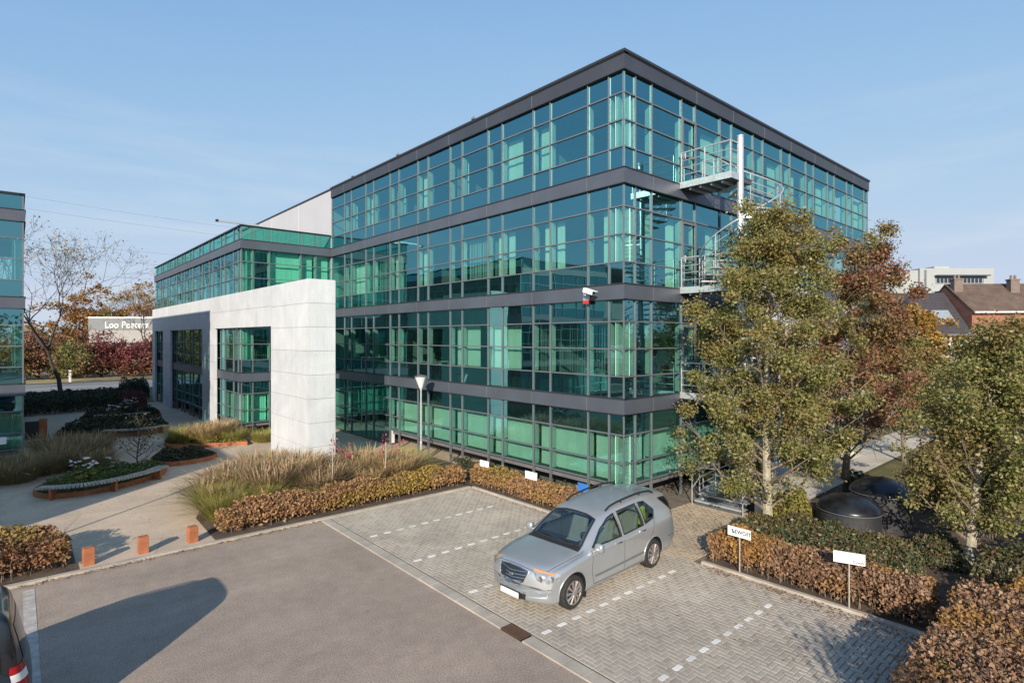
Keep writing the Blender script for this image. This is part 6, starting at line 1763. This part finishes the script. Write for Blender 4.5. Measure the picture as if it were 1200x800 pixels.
# ------------------------------------------------------------------ far buildings
M['brickwall'] = plain('red_brick_wall', (0.27, 0.115, 0.075), 0.9, 0, 0.2, 2.0, 0.3, 30, fine=.15)
M['tiles'] = plain('brown_roof_tiles', (0.115, 0.082, 0.066), 0.9, 0, 0.3, 1.2, 0.8, 9, fine=.25)
M['darktiles'] = plain('dark_roof_tiles', (0.045, 0.042, 0.05), 0.75, 0, 0.2, 1.5, 0.6, 9, fine=.2)
M['chimney'] = plain('grey_brown_brick', (0.17, 0.135, 0.115), 0.9, 0, 0.2, 3)
M['cream'] = plain('cream_render', (0.55, 0.50, 0.42), 0.9, 0, 0.1, 0.5)
M['darkglass'] = glass('house_window_glass', None, (0.8, 0.85, 0.9), 0.12, (0.012, 0.014, 0.017))
M['grey_panel'] = plain('pale_grey_panels', (0.31, 0.33, 0.335), 0.7, 0, 0.06, 0.2)

# frame for the street of houses: along runs to the right in the photo, facing the lawn
HO = Vector((56.0, 9.0, 0)); HA = Vector((0.68, -0.735, 0)).normalized(); HN = Vector((-0.735, -0.68, 0)).normalized()
def MH(s, d, z): p = HO + HA * s + HN * d; return (p.x, p.y, z)
def house(label, s0, s1, eave, ridge, wall, roof, depth=9.0, dormer=False, chim=(), group='terraced houses beyond the trees', skylight=None):
    t = thing('terraced_house', label, 'house', MH((s0 + s1) / 2, 0, 0), 0, group)
    b = MB(); b.mbox(MH, s0, s1, -depth, 0, 0, eave); w_ = b.build('wall', wall, t)
    b = MB()
    n = 14
    ov = 0.35
    P = [MH(s0, ov, eave - .1), MH(s1, ov, eave - .1), MH(s1, -depth / 2, ridge), MH(s0, -depth / 2, ridge), MH(s0, -depth - ov, eave - .1), MH(s1, -depth - ov, eave - .1)]
    b.add(P + [(p[0], p[1], p[2] - .2) for p in P], [(0, 1, 2, 3), (3, 2, 5, 4), (6, 9, 8, 7), (9, 10, 11, 8), (0, 3, 9, 6), (3, 4, 10, 9), (1, 7, 8, 2), (2, 8, 11, 5), (0, 6, 7, 1), (4, 5, 11, 10)])
    rf = b.build('roof', roof, t)
    # courses of tiles as slightly raised strips
    b = MB()
    for k in range(1, 16):
        f = k / 16; d = ov + (-depth / 2 - ov) * f; z = eave - .1 + (ridge - eave + .1) * f
        b.mbox(MH, s0 + .02, s1 - .02, d - .05, d + .05, z + .0, z + .045)
    b.build('tile_course', roof, rf)
    b = MB(); b.mbox(MH, s0, s1, 0.36, 0.5, eave - .2, eave - .05); b.build('gutter', M['white'] if wall != M['cream'] else M['metal'], rf)
    g = MB(); pp = [MH(s0 + .02, -.02, eave), MH(s0 + .02, -depth + .02, eave), MH(s0 + .02, -depth / 2, ridge - .35)]; g.poly(pp); g.poly([MH(s1 - .02, -.02, eave), MH(s1 - .02, -depth + .02, eave), MH(s1 - .02, -depth / 2, ridge - .35)]); g.build('gable', wall, t, fix=False)
    for fl in range(2):
        k = int((s1 - s0) / 2.4)
        for i in range(k):
            s = s0 + (s1 - s0) * (i + .5) / k; zb = 0.9 + 2.9 * fl
            if zb + 1.5 > eave: continue
            f = MB(); f.mbox(MH, s - .55, s + .55, -.03, .03, zb, zb + 1.45); wd = f.build('window', M['white'], t)
            f = MB(); f.mbox(MH, s - .47, s - .03, .031, .036, zb + .08, zb + 1.37); f.mbox(MH, s + .03, s + .47, .031, .036, zb + .08, zb + 1.37); f.build('pane', M['darkglass'], wd)
    for s, d in chim:
        b = MB(); zr = ridge - abs(d + depth / 2) / (depth / 2 + ov) * (ridge - eave)
        b.mbox(MH, s - .45, s + .45, d - .35, d + .35, zr - .7, zr + 1.1); b.mbox(MH, s - .52, s + .52, d - .42, d + .42, zr + 1.1, zr + 1.25)
        for e in (-.2, .2): b.lathe([(.13, 0), (.11, .45)], MH(s + e, d, zr + 1.25), 8)
        b.build('chimney', M['chimney'], rf)
    if skylight:
        s, f = skylight; d = ov + (-depth / 2 - ov) * f; z = eave - .1 + (ridge - eave + .1) * f; sl = (ridge - eave) / (depth / 2 + ov)
        b = MB(); P = [MH(s - .9, d + .6, z - .6 * sl + .12), MH(s + .9, d + .6, z - .6 * sl + .12), MH(s + .9, d - .6, z + .6 * sl + .12), MH(s - .9, d - .6, z + .6 * sl + .12)]
        b.add(P + [(p[0], p[1], p[2] - .12) for p in P], [(0, 1, 2, 3), (0, 4, 5, 1), (1, 5, 6, 2), (2, 6, 7, 3), (3, 7, 4, 0)]); b.build('roof_window', M['chrome'] if False else plain('sky_window', (0.24, 0.28, 0.31), 0.3), rf)
    return t
house('cream house with a dark tiled roof and a skylight, left of the brown roofed houses', -2.0, 9.45, 6.0, 10.7, M['cream'], M['darktiles'], skylight=(7.6, .42))
house('red brick house with a brown tiled roof and two chimneys, right of the dark roof', 9.5, 18.5, 8.4, 11.7, M['brickwall'], M['tiles'], chim=((10.1, -3.4), (15.8, -3.2)))
house('farther red brick house with a brown roof, cut by the right edge of the photo', 18.55, 32, 8.4, 11.9, M['brickwall'], M['tiles'], chim=((24.5, -3.6),))

ob = thing('office_building', 'pale grey modern block with ribbon windows far behind the houses', 'office building', (140, 26, 0))
A = np.array([141.4, 25.05]); U = np.array([0.752, -0.659]); Vv = np.array([0.659, 0.752])
def MO(s, d, z): p = A + U * s - Vv * d * 1.0; return (float(p[0]), float(p[1]), z)
b = MB(); b.mbox(MO, -0.0, 17, -14, 0, 0, 21.4); b.build('wall', M['grey_panel'], ob)
b = MB(); b.mbox(MO, -8.5, -0.01, -14, -0.6, 0, 21.0); b.build('side_wing', M['grey_panel'], ob)
b = MB(); b.mbox(MO, 1.0, 1.5, .01, .05, 0, 21.0); b.build('downpipe', M['metal'], ob)
for zb in (18.0, 14.3, 10.6):
    b = MB(); b.mbox(MO, 3.6, 14.5, -.2, .06, zb, zb + 1.5); wd = b.build('window', M['darkglass'], ob)
    b = MB()
    for k in range(13): b.mbox(MO, 3.6 + k * .88, 3.75 + k * .88, .061, .1, zb, zb + 1.5)
    b.mbox(MO, 3.5, 14.6, .061, .12, zb - .12, zb); b.build('frame', M['grey_panel'], wd)
    b = MB(); b.mbox(MO, 3.3, 15.2, 0, 1.3, zb + 1.55, zb + 1.8); b.build('sun_canopy', M['band'], ob)
b = MB(); b.mbox(MO, 5.5, 9, -6, -3, 21.4, 22.2); b.build('roof_plant', M['grey_panel'], ob)

# shop building with lettering beyond the road on the left
M['signgrey'] = plain('sign_grey', (0.17, 0.18, 0.19), 0.7)
M['shopwall'] = plain('shop_wall', (0.30, 0.29, 0.28), 0.8, 0, .1, .2)
sb = thing('shop_building', 'low white building with white lettering on a grey fascia beyond the road', 'building', (1, 134, 0))
sd = np.array([0.752, -0.659]); so = np.array([-9.0, 143.0])
def MS(s, d, z): p = so + sd * s - np.array([0.659, 0.752]) * d; return (float(p[0]), float(p[1]), z)
b = MB(); b.mbox(MS, 8, 34, -18, 0, 0, 7.2); b.build('wall', M['shopwall'], sb)
b = MB(); b.mbox(MS, 8, 34, -18, 0.12, 7.202, 9.6); fa = b.build('fascia', M['signgrey'], sb)
b = MB(); b.mbox(MS, 8, 34, -18, .2, 9.601, 9.9); b.build('roof_edge', M['white'], sb)
for k in range(6):
    b = MB(); b.mbox(MS, 9 + k * 4, 12 + k * 4, .001, .06, 1, 4.5); b.build('window', M['darkglass'], sb)
p = MS(16.2, .19, 8.15)
p = tuple(p[i] - ORIG[sb.name][i] for i in range(3))
Mt = Matrix.Translation(p) @ Matrix.Rotation(math.atan2(sd[1], sd[0]), 4, 'Z') @ Matrix.Rotation(PI / 2, 4, 'X')
text_mesh(fa, 'lettering', 'Loo Peeters', 1.9, M['white'], Mt, .06)

# power lines crossing the sky on the left: separate sagging cables
for i, (za, zb, ya) in enumerate(((52.5, 44.0, 0), (49.0, 41.5, 3), (38.5, 34.5, 6), (34.5, 31.0, 9), (28.5, 27.0, 12))):
    c = thing('power_cable', 'thin power cable in the sky, number %d from the top' % (i + 1) if False else ('thin power cable in the sky beyond the portal, %s' % ('topmost of five', 'second from the top', 'third of five', 'second from the bottom', 'lowest of five')[i]), 'cable', (-60, 215 + ya, za), 0, 'power cables in the sky')
    b = MB(); pts = []
    for k in range(31):
        f = k / 30; pts.append((-70 + 150 * f, 215 + ya - 10 * f, za + (zb - za) * f - 3.0 * math.sin(PI * f) * .6))
    b.tube(pts, 0.028, 5); b.build('wire', M['metal'], c)

# far tree belts: read as one mass each
def belt(label, pts, h, mat, n, size, seed, name='far_trees'):
    r = np.random.default_rng(seed); P = []
    for i in range(len(pts) - 1):
        a, c = np.array(pts[i]), np.array(pts[i + 1]); m = int(n * np.linalg.norm(c - a) / 200)
        u = r.random(m); base = a + (c - a) * u[:, None]
        s = u * np.linalg.norm(c - a)
        H = h * (0.62 + 0.25 * np.sin(s * .35 + seed) + 0.18 * np.sin(s * .9 + 2) + 0.1 * np.sin(s * 2.3))
        P.append(np.stack([base[:, 0] + r.normal(0, 3, m), base[:, 1] + r.normal(0, 3, m), H * r.random(m) ** .7], axis=1))
    o = leaves_mesh(name, np.concatenate(P), size, mat, None, seed); tag(o, label, 'trees', kind='stuff'); return o
belt('hazy belt of brown and green trees along the horizon at the left', [(-190, 230), (-40, 262), (60, 250), (140, 215)], 13, M['leaf_orange'], 9000, 1.5, 3)
belt('belt of olive trees along the horizon at the right', [(90, 120), (170, 60), (220, -60), (200, -190)], 11, M['leaf_mixed'], 9000, 1.4, 5)
belt('belt of trees behind the car park, mirrored in the glass', [(30, -42), (-10, -55), (-70, -50)], 11, M['leaf_mixed'], 16000, 0.8, 7)
